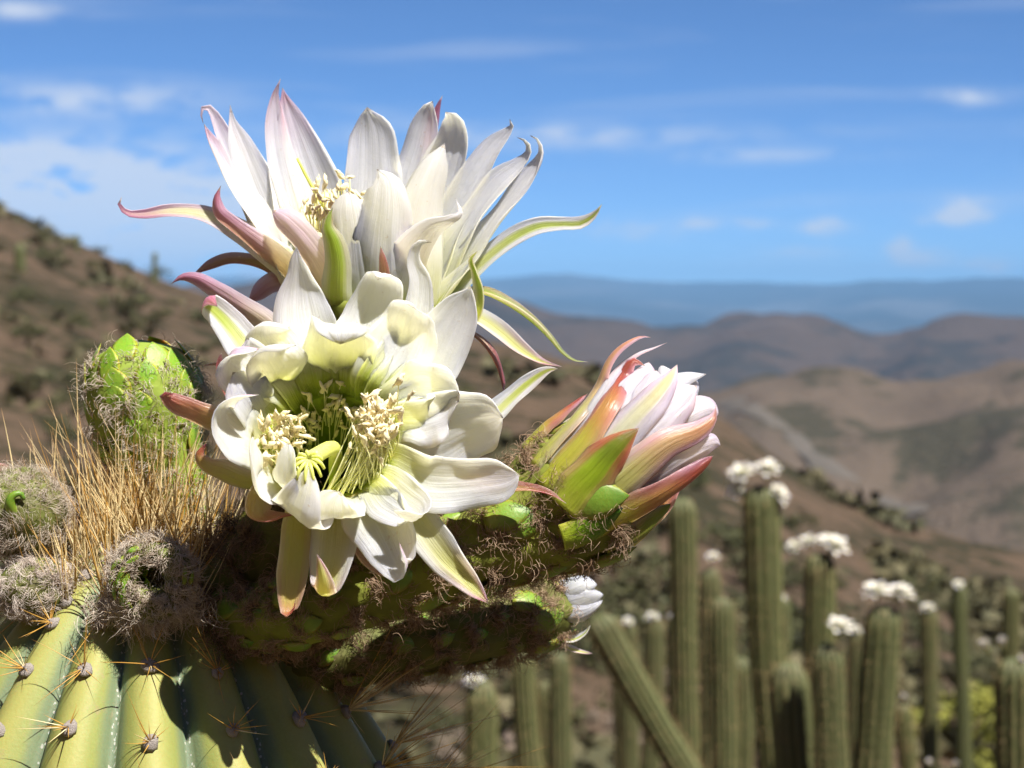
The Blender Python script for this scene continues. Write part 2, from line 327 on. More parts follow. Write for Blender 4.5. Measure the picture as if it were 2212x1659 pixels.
# ------------------------------------------------------------------ petals
def petal(parent, name, path, kind, hint, cup=.22, wave=.07, seg=34, across=17, thick=3.2, label=None, twist=0.0, edge=.085, out_kind=None, keel=0.0):
    """path: (x, y, z, half width) from base to tip; hint: direction the inner face looks (camera frame)"""
    rnd = random.Random(zlib.crc32(repr(path).encode()))
    P = np.array([[*pt(x, y, z), h * (D0 - z * U) / K] for x, y, z, h in path])
    S = catmull(P, seg); C = S[:, :3]; H = np.maximum(S[:, 3], 0.0)
    v = np.linspace(0, 1, seg)
    tipf = np.where(v > .86, np.sqrt(np.maximum(1 - ((v - .86) / .14) ** 2, 0)), 1.0); H = np.maximum(H * tipf, 2e-5)
    T, Nn, B = frames(C, np.array(cdir(hint)))
    if twist:
        a = twist * v; ca, sa = np.cos(a)[:, None], np.sin(a)[:, None]; Nn, B = Nn * ca + B * sa, B * ca - Nn * sa
    u = np.linspace(-1, 1, across)
    p1, p2, p3, p4 = [rnd.uniform(0, 6.28) for _ in range(4)]
    f1, f2 = rnd.uniform(2.0, 3.6), rnd.uniform(5, 9)
    Hm = H.max()
    UU, VV = np.meshgrid(u, v)
    hh = H[:, None]
    lift = cup * hh * (UU ** 2 - .33) - keel * hh * np.exp(-(UU / .22) ** 2)
    lift = lift + wave * hh * (np.sin(f1 * UU + p1 + 2.0 * VV) + .6 * np.sin(7 * VV + p2 + 1.6 * UU)) * np.minimum(VV * 2.5, 1)
    lift = lift + edge * Hm * np.abs(UU) ** 3 * np.sin(f2 * 2 * VV + p3 + 2 * np.sign(UU)) * np.minimum(hh / (Hm * .5), 1)
    lift = lift + .016 * hh * np.sin(15 * UU + p4) * (.4 + .6 * VV) + .014 * Hm * np.sin(9 * UU + p1) * np.sin(13 * VV + p2) + .03 * hh * np.sin(5 * UU + 3 * p3) * np.sin(21 * VV + p4) * np.abs(UU) ** 1.5
    wid = 1 - .06 * np.abs(np.sin(9 * VV + p4 + np.sign(UU)))
    mid = C[:, None, :] + B[:, None, :] * (hh * UU * wid)[:, :, None] + Nn[:, None, :] * lift[:, :, None]
    # true normals of the sheet give the thickness
    du = np.gradient(mid, axis=1); dv = np.gradient(mid, axis=0); nr = np.cross(dv, du); ln = np.linalg.norm(nr, axis=2, keepdims=True)
    nr = np.where(ln > 1e-14, nr / np.maximum(ln, 1e-14), Nn[:, None, :])
    sg = np.sign((nr * Nn[:, None, :]).sum(2, keepdims=True)); sg[sg == 0] = 1; nr = nr * sg
    th = thick * U * .5 * (1 - .65 * np.abs(UU) ** 3) * np.minimum(1, hh / (8 * U))
    fr = mid + nr * th[:, :, None]; bk = mid - nr * th[:, :, None]
    n, mC = seg, across
    V = np.concatenate([fr.reshape(-1, 3), bk.reshape(-1, 3)]); o = n * mC
    F, mi = [], []
    for i in range(n - 1):
        for j in range(mC - 1):
            a, b2, c2, d = i*mC+j, i*mC+j+1, (i+1)*mC+j+1, (i+1)*mC+j
            F.append((a, b2, c2, d)); mi.append(0); F.append((a+o, d+o, c2+o, b2+o)); mi.append(1)
        a, d = i*mC, (i+1)*mC; F.append((a, d, d+o, a+o)); mi.append(0)
        a, d = i*mC+mC-1, (i+1)*mC+mC-1; F.append((a, a+o, d+o, d)); mi.append(0)
    for j in range(mC - 1):
        a, b2 = j, j+1; F.append((a, a+o, b2+o, b2)); mi.append(0)
        a, b2 = (n-1)*mC+j, (n-1)*mC+j+1; F.append((a, b2, b2+o, a+o)); mi.append(0)
    uv = np.stack([(UU.ravel() + 1) / 2, VV.ravel()], 1); uv = np.concatenate([uv, uv])
    ob = local_obj(name, V, F, [PM[kind], PM[out_kind or kind]], parent, uvs=uv, midx=mi)
    if label: ob['label'] = label
    return ob

def lump_mesh(name, mat, n=8, m=6, amp=.25, seed=0, sx=1, sy=1, sz=1, uvm=None):
    rr = random.Random(seed); V, F = [], []
    ph = [rr.uniform(0, 6.28) for _ in range(6)]
    for i in range(m + 1):
        th = math.pi * i / m
        for j in range(n):
            a = 2 * math.pi * j / n
            d = 1 + amp * (math.sin(2*a+ph[0]+th*2)*.5 + math.sin(3*th+ph[1]+a)*.5 + rr.uniform(-.5, .5))
            V.append((sx*d*math.sin(th)*math.cos(a), sy*d*math.sin(th)*math.sin(a), -sz*d*math.cos(th)))
    for i in range(m):
        for j in range(n): F.append((i*n+j, i*n+(j+1) % n, (i+1)*n+(j+1) % n, (i+1)*n+j))
    uv = [((j/n), i/m) for i in range(m+1) for j in range(n)]
    return mesh(name, V, F, mat, uvs=uv)
def frame_matrix(loc, zdir, sc=1.0, roll=0.0, xhint=None):
    q = Vector(zdir).normalized().to_track_quat('Z', 'Y')
    if xhint is not None:
        z = Vector(zdir).normalized(); x = Vector(xhint); x = (x - z * x.dot(z)).normalized(); y = z.cross(x)
        m3 = Matrix((x, y, z)).transposed()
    else: m3 = q.to_matrix() @ Matrix.Rotation(roll, 3, 'Z')
    s = sc if isinstance(sc, (tuple, list)) else (sc, sc, sc)
    return Matrix.Translation(loc) @ m3.to_4x4() @ Matrix.Diagonal((*s, 1))
ANTH = [lump_mesh('anther', M_anth, 8, 7, .6, s, .46, .36, 1.0) for s in range(7)]

def stamen(parent, pts, r=1.7, asize=9, adir=None, rr=random):
    P = np.array([[*pt(*p)] for p in pts]); C = catmull(P, 9)
    V, F, uv = tube_geo(C, np.linspace(r * 1.15, r * .75, 9) * U, 5)
    s = local_obj('stamen', V, F, M_fil, parent, uvs=uv)
    d = Vector(C[-1] - C[-2]).normalized() + Vector([rr.uniform(-.9, .9) for _ in range(3)])
    z = asize * U * rr.uniform(.8, 1.25)
    obj('anther', rr.choice(ANTH), s, frame_matrix(Vector(C[-1]), d, z, rr.uniform(0, 6)))
    return s

def wool(parent, name, roots, length, mat, curl=.8, rad=.000075, npt=7, lift=1.0, droop=0.0, rr=None):
    """fine curled hairs; roots: list of (point, normal)"""
    rr = rr or np.random.RandomState(len(roots)); n = len(roots)
    P0 = np.array([list(r[0]) for r in roots]); Nr = np.array([list(r[1]) for r in roots])
    t = np.array(WM[parent.name].translation)
    nc = max(n // 14, 1); ci = rr.randint(0, nc, n)          # locks: hairs near one another lean the same way
    cen = P0[rr.randint(0, n, nc)]
    if n > 60:
        for q in range(0, n, 400): ci[q:q+400] = np.argmin(((P0[q:q+400, None] - cen[None]) ** 2).sum(2), axis=1)
    D = Nr * lift + rr.normal(0, curl, (nc, 3))[ci] * .75 + rr.normal(0, .22, (n, 3)); D /= np.linalg.norm(D, axis=1)[:, None]
    ln = length * rr.uniform(.6, 1.3, nc)[ci][:, None] * rr.uniform(.5, 1.15, n)[:, None]
    ax = rr.normal(0, 1, (nc, 3))[ci] + rr.normal(0, .25, (n, 3)); ax /= np.linalg.norm(ax, axis=1)[:, None]
    pos = np.zeros((n, npt, 3)); p = P0.copy(); d = D.copy()
    for k in range(npt):
        pos[:, k] = p; p = p + d * ln / (npt - 1)
        d = d + np.cross(ax, d) * curl * .75 + rr.normal(0, .22 * curl, (n, 3)); d[:, 2] -= droop
        d /= np.linalg.norm(d, axis=1)[:, None]
    cu = bpy.data.hair_curves.new(name); cu.add_curves([npt] * n)
    cu.attributes['position'].data.foreach_set('vector', (pos - t).astype(np.float32).ravel())
    ra = cu.attributes.get('radius') or cu.attributes.new('radius', 'FLOAT', 'POINT')
    ra.data.foreach_set('value', np.tile(np.linspace(1, .45, npt), n).astype(np.float32) * rad)
    cu.materials.append(mat); o = bpy.data.objects.new(name, cu); link(o, parent, Matrix.Translation(t)); o['kind'] = 'stuff'
    return o


# ------------------------------------------------------------------ terrain: rings of ridges and valleys around the viewpoint
def azel(x, y):
    d = CR @ Vector(((x - 1106) / K, -(y - 829.5) / K, -1)); return math.degrees(math.atan2(d.x, d.y)), d.z / math.hypot(d.x, d.y)
def ridge(pts, outside):
    a = [azel(x, y) for x, y in pts]; xs = [p[0] for p in a]; es = [p[1] for p in a]
    xs = [-180, xs[0] - 40, xs[0] - 12] + xs + [xs[-1] + 12, xs[-1] + 40, 180]
    es = [outside[0], outside[0], outside[1]] + es + [outside[2], outside[3], outside[0]]
    g = np.arange(-200, 200.01, .1); y = np.interp(g, xs, es); k = np.exp(-.5 * (np.arange(-12, 13) * .1 / .32) ** 2); k /= k.sum()
    y = np.convolve(np.pad(y, 12, mode='edge'), k, mode='valid'); return lambda az: np.interp(az, g, y)
RA = ridge([(-200, 400), (0, 452), (60, 472), (130, 512), (200, 542), (260, 566), (320, 592), (390, 622), (470, 650), (600, 672), (800, 700), (1000, 728), (1080, 742), (1190, 764), (1290, 800), (1420, 842), (1540, 896), (1640, 962), (1760, 1030), (1900, 1098), (2050, 1150), (2212, 1196), (2400, 1260)], (.55, .22, -.16, .10))  # outside the view: unseen steep hill behind the viewpoint, raised to cut sky light
RB = ridge([(-300, 700), (400, 690), (900, 720), (1200, 800), (1400, 850), (1530, 846), (1570, 822), (1643, 800), (1723, 806), (1830, 816), (1938, 838), (2018, 820), (2100, 795), (2212, 772), (2400, 760)], (.01, .02, -.02, -.01))
RC = ridge([(-300, 640), (300, 640), (470, 628), (600, 622), (800, 630), (1037, 647), (1090, 658), (1187, 684), (1267, 677), (1348, 695), (1401, 702), (1482, 695), (1562, 674), (1621, 668), (1723, 685), (1803, 706), (1857, 715), (1910, 710), (1964, 685), (2007, 674), (2071, 690), (2114, 701), (2212, 694), (2400, 700)], (.005, .004, -.01, -.006))
RD = ridge([(-300, 600), (200, 596), (500, 602), (800, 596), (1040, 604), (1120, 598), (1200, 594), (1330, 602), (1450, 607), (1600, 611), (1700, 610), (1830, 612), (1900, 603), (2000, 606), (2100, 599), (2212, 600), (2400, 604)], (.008, .008, .009, .008))

def vnoise(x, y, seed):
    xi = np.floor(x).astype(int); yi = np.floor(y).astype(int); fx = x - xi; fy = y - yi
    fx = fx * fx * (3 - 2 * fx); fy = fy * fy * (3 - 2 * fy)
    def h(a, b):
        n = (a * 374761393 + b * 668265263 + seed * 1274126177) & 0x7fffffff
        n = ((n ^ (n >> 13)) * 1274126177) & 0x7fffffff
        return ((n ^ (n >> 16)) & 0xffff) / 65535.0
    return (h(xi, yi)*(1-fx) + h(xi+1, yi)*fx)*(1-fy) + (h(xi, yi+1)*(1-fx) + h(xi+1, yi+1)*fx)*fy
def fbm(x, y, seed, oct=4):
    s, a = 0, .5
    for k in range(oct): s = s + a * (vnoise(x * 2**k, y * 2**k, seed + k) - .5); a *= .5
    return s
AZ = np.unique(np.concatenate([np.arange(-180, -24, 3.0), np.arange(-24, 24, .12), np.arange(24, 180.1, 3.0)]))
CAMZ = 1.6
def rA(az): return 62 - 10 * np.sin(np.radians(az * 5)) + 8 * np.clip(-az / 14, 0, 1)
def profile(az):
    """radius and height nodes per azimuth"""
    ra = rA(az); za = CAMZ + RA(az) * ra
    rb = 430 + 0 * az; zb = CAMZ + RB(az) * rb; rc = 1500 + 0 * az; zc = CAMZ + RC(az) * rc; rd = 8500 + 0 * az; zd = CAMZ + RD(az) * rd
    one = np.ones_like(az); lean = np.clip(-az / 14, -1.2, 1.2)
    rr = [0 * one, 1.5 * one, 4 * one, 8 * one, 16 * one, ra, ra * 1.7, 190 * one, rb, 640 * one, 900 * one, rc, 2100 * one, 4200 * one, rd, 10500 * one]
    zz = [0 * one, -.02 * one, -.30 * one, -.95 + .22 * lean, -2.1 + 1.0 * lean, za, za - 9, np.minimum(za - 14, zb - 22), zb, zb - 30, zc - 70, zc, zc - 90, zd - 170, zd, zd - 160]
    return rr, zz
RRN, ZZN = profile(AZ)
def smooth_interp(r, az_i):
    a = np.array([q[az_i] for q in RRN]); z = np.array([q[az_i] for q in ZZN])
    k = np.clip(np.searchsorted(a, r, side='right') - 1, 0, len(a) - 2); t = (r - a[k]) / (a[k+1] - a[k])
    # linear up to the first ridge, rounded crests beyond
    ts = t * t * (3 - 2 * t); f = np.where(k < 4, t, .45 * t + .55 * ts); return z[k] + (z[k+1] - z[k]) * f
def height(x, y):
    r = math.hypot(x, y); az = math.degrees(math.atan2(x, y)); i = int(np.argmin(np.abs(AZ - az)))
    return float(smooth_interp(np.array([r]), i)[0]) + float(gnoise(np.array([x]), np.array([y]), np.array([r]))[0])
def gnoise(x, y, r):
    n = fbm(x / 2.2, y / 2.2, 3, 3) * np.clip(r / 20, 0, 1) * .5
    n = n + fbm(x / 45, y / 45, 11, 4) * np.clip((r - 80) / 120, 0, 1) * 9
    n = n + (np.abs(fbm(x / 26, y / 26, 51, 3)) - .1) * np.clip((r - 190) / 60, 0, 1) * np.clip((520 - r) / 60, 0, 1) * 16
    n = n + (np.abs(fbm(x / 110, y / 110, 61, 3)) - .1) * np.clip((r - 800) / 200, 0, 1) * np.clip((2000 - r) / 300, 0, 1) * 60
    n = n + fbm(x / 260, y / 260, 21, 4) * np.clip((r - 500) / 700, 0, 1) * 30
    n = n + fbm(x / 1300, y / 1300, 31, 5) * np.clip((r - 3000) / 3000, 0, 1) * np.where(r > 8400, 75, 150)
    return n
def annulus(name, radii, mat):
    nA = len(AZ); V = np.zeros((len(radii), nA, 3))
    rads = [np.asarray(q) if np.ndim(q) else np.full(nA, q) for q in radii]
    for k, ri in enumerate(rads):
        z = np.array([smooth_interp(np.array([ri[i]]), i)[0] for i in range(nA)])
        x = ri * np.sin(np.radians(AZ)); y = ri * np.cos(np.radians(AZ))
        V[k, :, 0] = x; V[k, :, 1] = y; V[k, :, 2] = z + gnoise(x, y, ri)
    V[:, -1] = V[:, 0]
    F = [(k*nA+i, (k+1)*nA+i, (k+1)*nA+i+1, k*nA+i+1) for k in range(len(radii)-1) for i in range(nA-1)]
    o = local_obj(name, V.reshape(-1, 3), [f[::-1] for f in F], mat, None)
    tag(o, kind='structure'); return o

def terrain_mat(name, soil, soil2, scrub, scrub2, s_big, s_small, amount, pale=None, pale_scale=0.01, pale_at=.66, bump=.6, bdist=.3):
    m, nt, b, out = newmat(name); g = nt.nodes.new('ShaderNodeNewGeometry'); p = g.outputs['Position']
    big = nnoise(nt, p, s_big, 5, .62); small = nnoise(nt, p, s_small, 4, .65); fine = nnoise(nt, p, s_small * 6, 3, .6)
    c = ramp(nt, small, [(.3, soil), (.7, soil2)], 'LINEAR')
    if pale:
        pn = nnoise(nt, p, pale_scale, 3, .5); c = mixc(nt, ramp(nt, pn, [(pale_at, (0, 0, 0)), (pale_at + .05, (1, 1, 1))]), c, pale)
    sc = ramp(nt, fine, [(.3, scrub), (.7, scrub2)], 'LINEAR')
    f = nmath(nt, 'ADD', nmath(nt, 'MULTIPLY', big, .62), nmath(nt, 'MULTIPLY', small, .38))
    mask = ramp(nt, f, [(.5 - amount * .3, (1, 1, 1)), (.57 - amount * .3, (0, 0, 0))])
    c = mixc(nt, mask, c, sc); nt.links.new(c, b.inputs['Base Color']); b.inputs['Roughness'].default_value = .95; b.inputs['Specular IOR Level'].default_value = .1
    nbump(nt, fine, bump, bdist, b); return m
M_ground = terrain_mat('ground_soil_scrub', (.10, .07, .047), (.155, .108, .074), (.03, .03, .016), (.06, .053, .029), .35, 2.2, .20, bump=.8, bdist=.2)
M_hillB = terrain_mat('hill_dry_scrub', (.14, .105, .078), (.10, .077, .058), (.045, .042, .027), (.068, .058, .038), .028, .13, .20, (.21, .178, .155), .011, .60, bdist=2)
M_hillC = terrain_mat('hill_grey_scrub', (.085, .06, .045), (.064, .047, .036), (.03, .028, .023), (.045, .038, .032), .006, .03, .20, (.13, .10, .083), .004, .66, bdist=6)
M_mount = terrain_mat('mountain_bare', (.12, .11, .10), (.06, .06, .06), (.015, .022, .022), (.04, .04, .036), .0009, .003, .0, bdist=20)
one = np.ones_like(AZ); ra_ = rA(AZ)
rg = [0.02, .5, 1, 1.5, 2.2, 3, 4, 5, 6, 7, 8, 9.5, 11, 13, 16] + [16 + (ra_ - 16) * t for t in np.linspace(0, 1, 34)[1:]] + [ra_ * f for f in (1.03, 1.08, 1.15, 1.25, 1.4, 1.7)] + [ra_ * 1.7 + (190 - ra_ * 1.7) * t for t in (.3, .6, 1)]
annulus('ground', rg, M_ground)
annulus('hill', list(190 + (430 - 190) * np.linspace(0, 1, 26)) + [440, 460, 500, 560, 640], M_hillB)
annulus('far_hill', list(np.linspace(640, 900, 6)) + list(900 + 600 * np.linspace(0, 1, 26)[1:]) + [1530, 1600, 1750, 2100], M_hillC)
annulus('mountain', list(np.linspace(2100, 4200, 6)) + list(4200 + 4300 * np.linspace(0, 1, 22)[1:]) + [8700, 9200, 10500], M_mount)

# a pale dirt track crossing the hill across the valley
def track():
    M_track = terrain_mat('track_pale_dirt', (.135, .116, .10), (.115, .10, .086), (.10, .088, .074), (.125, .108, .092), .05, .3, 0, bdist=.3)
    pts = [(1560, 872), (1620, 880), (1680, 918), (1730, 960), (1790, 1010), (1850, 1052), (1920, 1088), (1975, 1116)]
    Cs = []
    for x, y in pts:
        a, e = azel(x, y); i = int(np.argmin(np.abs(AZ - a))); rs = np.linspace(195, 430, 400)
        X = rs * math.sin(R(a)); Y = rs * math.cos(R(a)); Z = smooth_interp(rs, i) + gnoise(X, Y, rs)
        k = int(np.argmin(np.abs((Z - CAMZ) / rs - e))); Cs.append((X[k], Y[k], Z[k]))
    C = catmull(np.array(Cs), 60); V, F = [], []
    T = np.gradient(C, axis=0); side = np.cross(T, (0, 0, 1)); side /= np.linalg.norm(side, axis=1)[:, None]
    for i in range(len(C)):
        for k, s in enumerate((-1.0, -.6, .6, 1.0)):
            p = C[i] + side[i] * s * 2.0; V.append((p[0], p[1], height(p[0], p[1]) + (.05 if k in (0, 3) else .35)))
    for i in range(len(C) - 1):
        for k in range(3): F.append((i*4+k, i*4+k+1, (i+1)*4+k+1, (i+1)*4+k))
    tag(local_obj('path', np.array(V), F, M_track, None), kind='structure')
track()

# the air: pale, even haze that turns the far range blue
def haze():
    s, z0, z1 = 11500, -420, 150
    V = [(x * s, y * s, z) for z in (z0, z1) for x, y in ((-1, -1), (1, -1), (1, 1), (-1, 1))]
    F = [(3, 2, 1, 0), (4, 5, 6, 7), (0, 1, 5, 4), (1, 2, 6, 5), (2, 3, 7, 6), (3, 0, 4, 7)]
    m = bpy.data.materials.new('haze_air'); m.use_nodes = True; nt = m.node_tree; nt.nodes.clear()
    o = nt.nodes.new('ShaderNodeOutputMaterial'); v = nt.nodes.new('ShaderNodeVolumePrincipled'); nt.links.new(v.outputs[0], o.inputs['Volume'])
    v.inputs['Color'].default_value = (.30, .60, 1.0, 1); v.inputs['Density'].default_value = .00014; v.inputs['Anisotropy'].default_value = -.3
    ob = local_obj('haze', np.array(V, float), F, m, None, smooth=False); tag(ob, 'pale blue haze over the far hills', 'haze', kind='stuff')
haze()

# ------------------------------------------------------------------ floral tubes, scales, wool
def scale_mesh(name, mat, w=.31, th=.14, n=9, m=9):
    """a fleshy pointed scale lying along +Z, its back bulging to +X"""
    V, F, uv = [], [], []
    for i in range(m + 1):
        t = i / m; ww = w * (math.sin(math.pi * min(t * .62 + .26, 1)) ** .9) * (1 - t ** 6) + .004
        for j in range(n):
            a = 2 * math.pi * j / n
            V.append((th * (math.cos(a) * .8 + .35) * (ww / w) - .25 * th * t - .03 * t * t, ww * math.sin(a), t)); uv.append((.5 + .5 * math.sin(a), t))
    for i in range(m):
        for j in range(n): F.append((i*n+j, i*n+(j+1) % n, (i+1)*n+(j+1) % n, (i+1)*n+j))
    F.append(tuple(range(n))[::-1]); F.append(tuple(m*n+j for j in range(n)))
    return mesh(name, V, F, mat, uvs=uv)
SCALE = scale_mesh('scale', M_scale); SCALE_L = scale_mesh('scale', M_scale_lime, .42, .06)

def floral_tube(parent, path, mat, hairmat, scale_len=70, nscale=40, hairs=2500, hair_len=.009, lime=False, lumps=.06, start=.05, end=1.0, seed=1, scale_me=None, tube_name='floral_tube', hair_rad=.00008, curl=.8, open_end=False):
    """path (x, y, z, radius); scales in a spiral, wool in their axils"""
    rr = random.Random(seed); P = np.array([[*pt(x, y, z), r * (D0 - z * U) / K] for x, y, z, r in path])
    S = catmull(P, 40); C, rad = S[:, :3], S[:, 3]
    T, Nn, B = frames(C, (0.1, -1, .2)); ns = 36; a = np.arange(ns) * 2 * math.pi / ns
    ii = np.arange(40)[:, None]; lump = 1 + lumps * .5 * np.abs(np.sin(a[None] * 4 + ii * .35)) + lumps * np.sin(a[None] * 7 + ii * .9 + seed) * np.sin(ii * 1.1 + 2 * a[None]) + lumps * .6 * np.sin(a[None] * 13 - ii * .7)
    V = C[:, None] + (rad[:, None] * lump)[:, :, None] * (np.cos(a)[None, :, None] * Nn[:, None] + np.sin(a)[None, :, None] * B[:, None])
    F = [(i*ns+j, i*ns+(j+1) % ns, (i+1)*ns+(j+1) % ns, (i+1)*ns+j) for i in range(39) for j in range(ns)] + [tuple(range(ns))[::-1]] + ([] if open_end else [tuple(39*ns+j for j in range(ns))])
    tb = local_obj(tube_name, V.reshape(-1, 3), F, mat, parent)
    roots = []; L = np.concatenate([[0], np.cumsum(np.linalg.norm(np.diff(C, axis=0), axis=1))])
    for k in range(nscale):
        t = start + (end - start) * (k + .5 + rr.uniform(-.6, .6)) / nscale; ang = k * 2.39996 + seed + rr.gauss(0, .22)
        t = min(max(t, 0.0), .999); bare = (not lime) and rr.random() < .16
        f = t * 39; i = min(int(f), 38); q = f - i
        c = C[i] * (1-q) + C[i+1] * q; r = rad[i] * (1-q) + rad[i+1] * q
        n = Nn[i] * math.cos(ang) + B[i] * math.sin(ang); dr = (rad[i+1] - rad[i]) / max(np.linalg.norm(C[i+1] - C[i]), 1e-9)
        z = unit(T[i] + n * max(min(dr, 1.2), -1.2)); nn = unit(n - z * n.dot(z)); p = c + n * r * (.975 if lime else 1.0)
        ln = scale_len * U * (rr.uniform(.45, 1.25) if not lime else rr.uniform(.85, 1.15)) * ((.55 + .55 * t) if not lime else .85)
        z2 = unit(z + nn * rr.uniform(-.08, .12) + np.cross(z, nn) * rr.gauss(0, .12))
        if not bare: obj('scale', scale_me or (SCALE_L if lime else SCALE), tb, frame_matrix(p, z2, (ln, ln * rr.uniform(.85, 1.2), ln), xhint=nn))
        side = np.cross(z, nn)
        for _ in range(max(int(hairs / nscale), 1)):
            o = p + side * rr.gauss(0, .34) * ln - z * ln * rr.uniform(-.12, .22) + nn * ln * .04; roots.append((o, unit(nn + z * rr.uniform(-.2, .9) + side * rr.gauss(0, .5))))
        for _ in range(max(int(hairs / nscale * .35), 1)):
            s = rr.choice((-1, 1)); o = p + side * s * ln * rr.uniform(.3, .5) + z * ln * rr.uniform(0, .8); roots.append((o, unit(nn + side * s * .4)))
    wool(tb, 'wool', roots, hair_len, hairmat, curl=curl, rad=hair_rad)
    return tb

# ------------------------------------------------------------------ upper flower: opens upwards, seen from the side
F1 = empty('cactus_flower', pt(600, 1190, -470), 'topmost large white cactus flower, wide open, spreading above the other open flower', 'flower')
floral_tube(F1, [(520, 1240, -500, 70), (600, 1130, -490, 75), (690, 980, -470, 85), (760, 820, -430, 105), (800, 700, -400, 150), (808, 640, -390, 160)], M_tube, H_brown, 90, 34, 2200, seed=5)
def p1(path, kind, hint, name='petal', **k):
    if name == 'petal': path = [(x, y, z, h * (1.22 if h > 12 else 1)) for x, y, z, h in path]
    return petal(F1, name, path, kind, hint, **k)
zb = -400
# far (back) petals, inner face to the viewer
p1([(735, 690, -430, 40), (690, 560, -470, 58), (676, 430, -500, 58), (656, 350, -510, 47), (636, 285, -512, 33), (618, 225, -506, 16), (610, 189, -500, 3)], 'WP', (.1, .2, 1), cup=.30)
p1([(720, 690, -430, 40), (660, 560, -455, 46), (622, 420, -475, 34), (602, 330, -485, 26), (594, 260, -490, 20), (594, 205, -488, 10), (606, 170, -480, 2)], 'WP', (.5, .2, 1), cup=.5)
p1([(700, 690, -420, 40), (628, 560, -440, 44), (572, 450, -450, 40), (544, 380, -455, 34), (518, 310, -460, 24), (502, 262, -462, 10), (497, 226, -460, 2)], 'W', (.4, .2, 1), cup=.4)
p1([(690, 690, -430, 36), (610, 560, -470, 40), (540, 430, -490, 30), (500, 345, -500, 22), (474, 280, -500, 15), (458, 243, -495, 10), (444, 229, -488, 7), (434, 240, -480, 5), (439, 266, -476, 2)], 'WP', (.5, .3, .8), cup=.5)
p1([(690, 690, -400, 36), (622, 590, -390, 38), (560, 480, -385, 34), (510, 405, -385, 27), (478, 350, -388, 20), (455, 303, -390, 14), (441, 268, -388, 4)], 'WP', (.7, .4, .5), cup=.5)
p1([(800, 700, -430, 45), (802, 540, -480, 60), (806, 420, -500, 54), (806, 340, -505, 48), (804, 280, -503, 40), (795, 245, -496, 22), (793, 231, -490, 3)], 'W', (0, .1, 1), cup=.22)
p1([(830, 700, -430, 45), (862, 540, -480, 52), (886, 410, -500, 42), (908, 320, -505, 33), (922, 258, -500, 24), (930, 226, -490, 16), (934, 218, -484, 8)], 'W', (-.3, .1, 1), cup=.3)
p1([(850, 690, -440, 30), (900, 470, -510, 24), (930, 310, -520, 13), (946, 232, -516, 7), (956, 206, -512, 2)], 'PK', (-.2, .1, 1), name='outer_tepal', cup=.4)
p1([(850, 700, -430, 50), (890, 560, -450, 58), (932, 440, -460, 50), (962, 350, -462, 42), (980, 290, -455, 33), (976, 252, -440, 26), (962, 242, -428, 10)], 'W', (-.35, .1, 1), cup=.25)
p1([(870, 700, -420, 46), (925, 580, -420, 44), (985, 460, -425, 36), (1030, 375, -425, 29), (1066, 318, -425, 23), (1092, 290, -422, 14), (1106, 272, -418, 8), (1101, 257, -414, 2)], 'W', (-.5, .2, .9), cup=.35)
p1([(880, 700, -410, 50), (935, 625, -395, 48), (985, 530, -385, 40), (1035, 450, -380, 33), (1082, 393, -378, 28), (1122, 358, -378, 18), (1143, 330, -375, 11), (1138, 306, -370, 7), (1117, 297, -366, 2)], 'W', (-.4, .5, .7), cup=.4)
p1([(890, 710, -400, 50), (950, 645, -370, 48), (1012, 560, -350, 42), (1070, 480, -340, 36), (1120, 412, -338, 30), (1156, 362, -338, 20), (1170, 328, -336, 12), (1162, 302, -332, 7), (1146, 293, -328, 2)], 'W', (-.5, .6, .5), cup=.4)
p1([(880, 720, -390, 36), (945, 660, -350, 36), (1010, 594, -330, 30), (1062, 546, -318, 26), (1115, 509, -310, 24), (1165, 488, -305, 20), (1215, 484, -302, 16), (1255, 482, -300, 16), (1285, 463, -296, 10), (1300, 441, -292, 3)], 'GW', (-.15, .55, .83), name='outer_tepal', cup=.35, twist=.3)
# left side tepals
p1([(690, 700, -400, 30), (632, 592, -400, 36), (580, 546, -400, 34), (521, 502, -402, 28), (444, 464, -405, 22), (367, 456, -405, 17), (310, 463, -402, 11), (274, 460, -398, 8), (257, 441, -394, 6), (263, 425, -390, 2)], 'CP', (.1, .62, .78), name='outer_tepal', cup=.45)
p1([(690, 700, -380, 34), (628, 590, -350, 32), (562, 535, -335, 30), (502, 487, -330, 25), (470, 458, -330, 20), (466, 428, -332, 12), (477, 401, -334, 2)], 'PK', (.3, .6, -.7), name='outer_tepal', cup=.6)
p1([(720, 720, -380, 46), (700, 600, -330, 44), (664, 535, -300, 40), (626, 492, -290, 35), (600, 468, -290, 28), (588, 455, -296, 14)], 'LV', (.3, .6, -.75), name='outer_tepal', cup=.55)
p1([(670, 700, -440, 22), (612, 600, -450, 18), (560, 568, -455, 18), (500, 560, -455, 16), (455, 573, -450, 13), (418, 593, -444, 5)], 'MR', (.2, .6, .8), name='outer_tepal', cup=.45)
p1([(690, 720, -430, 30), (628, 610, -440, 32), (590, 612, -436, 27), (560, 634, -430, 20), (534, 656, -424, 5)], 'PK', (.2, .6, -.7), name='outer_tepal', cup=.4)
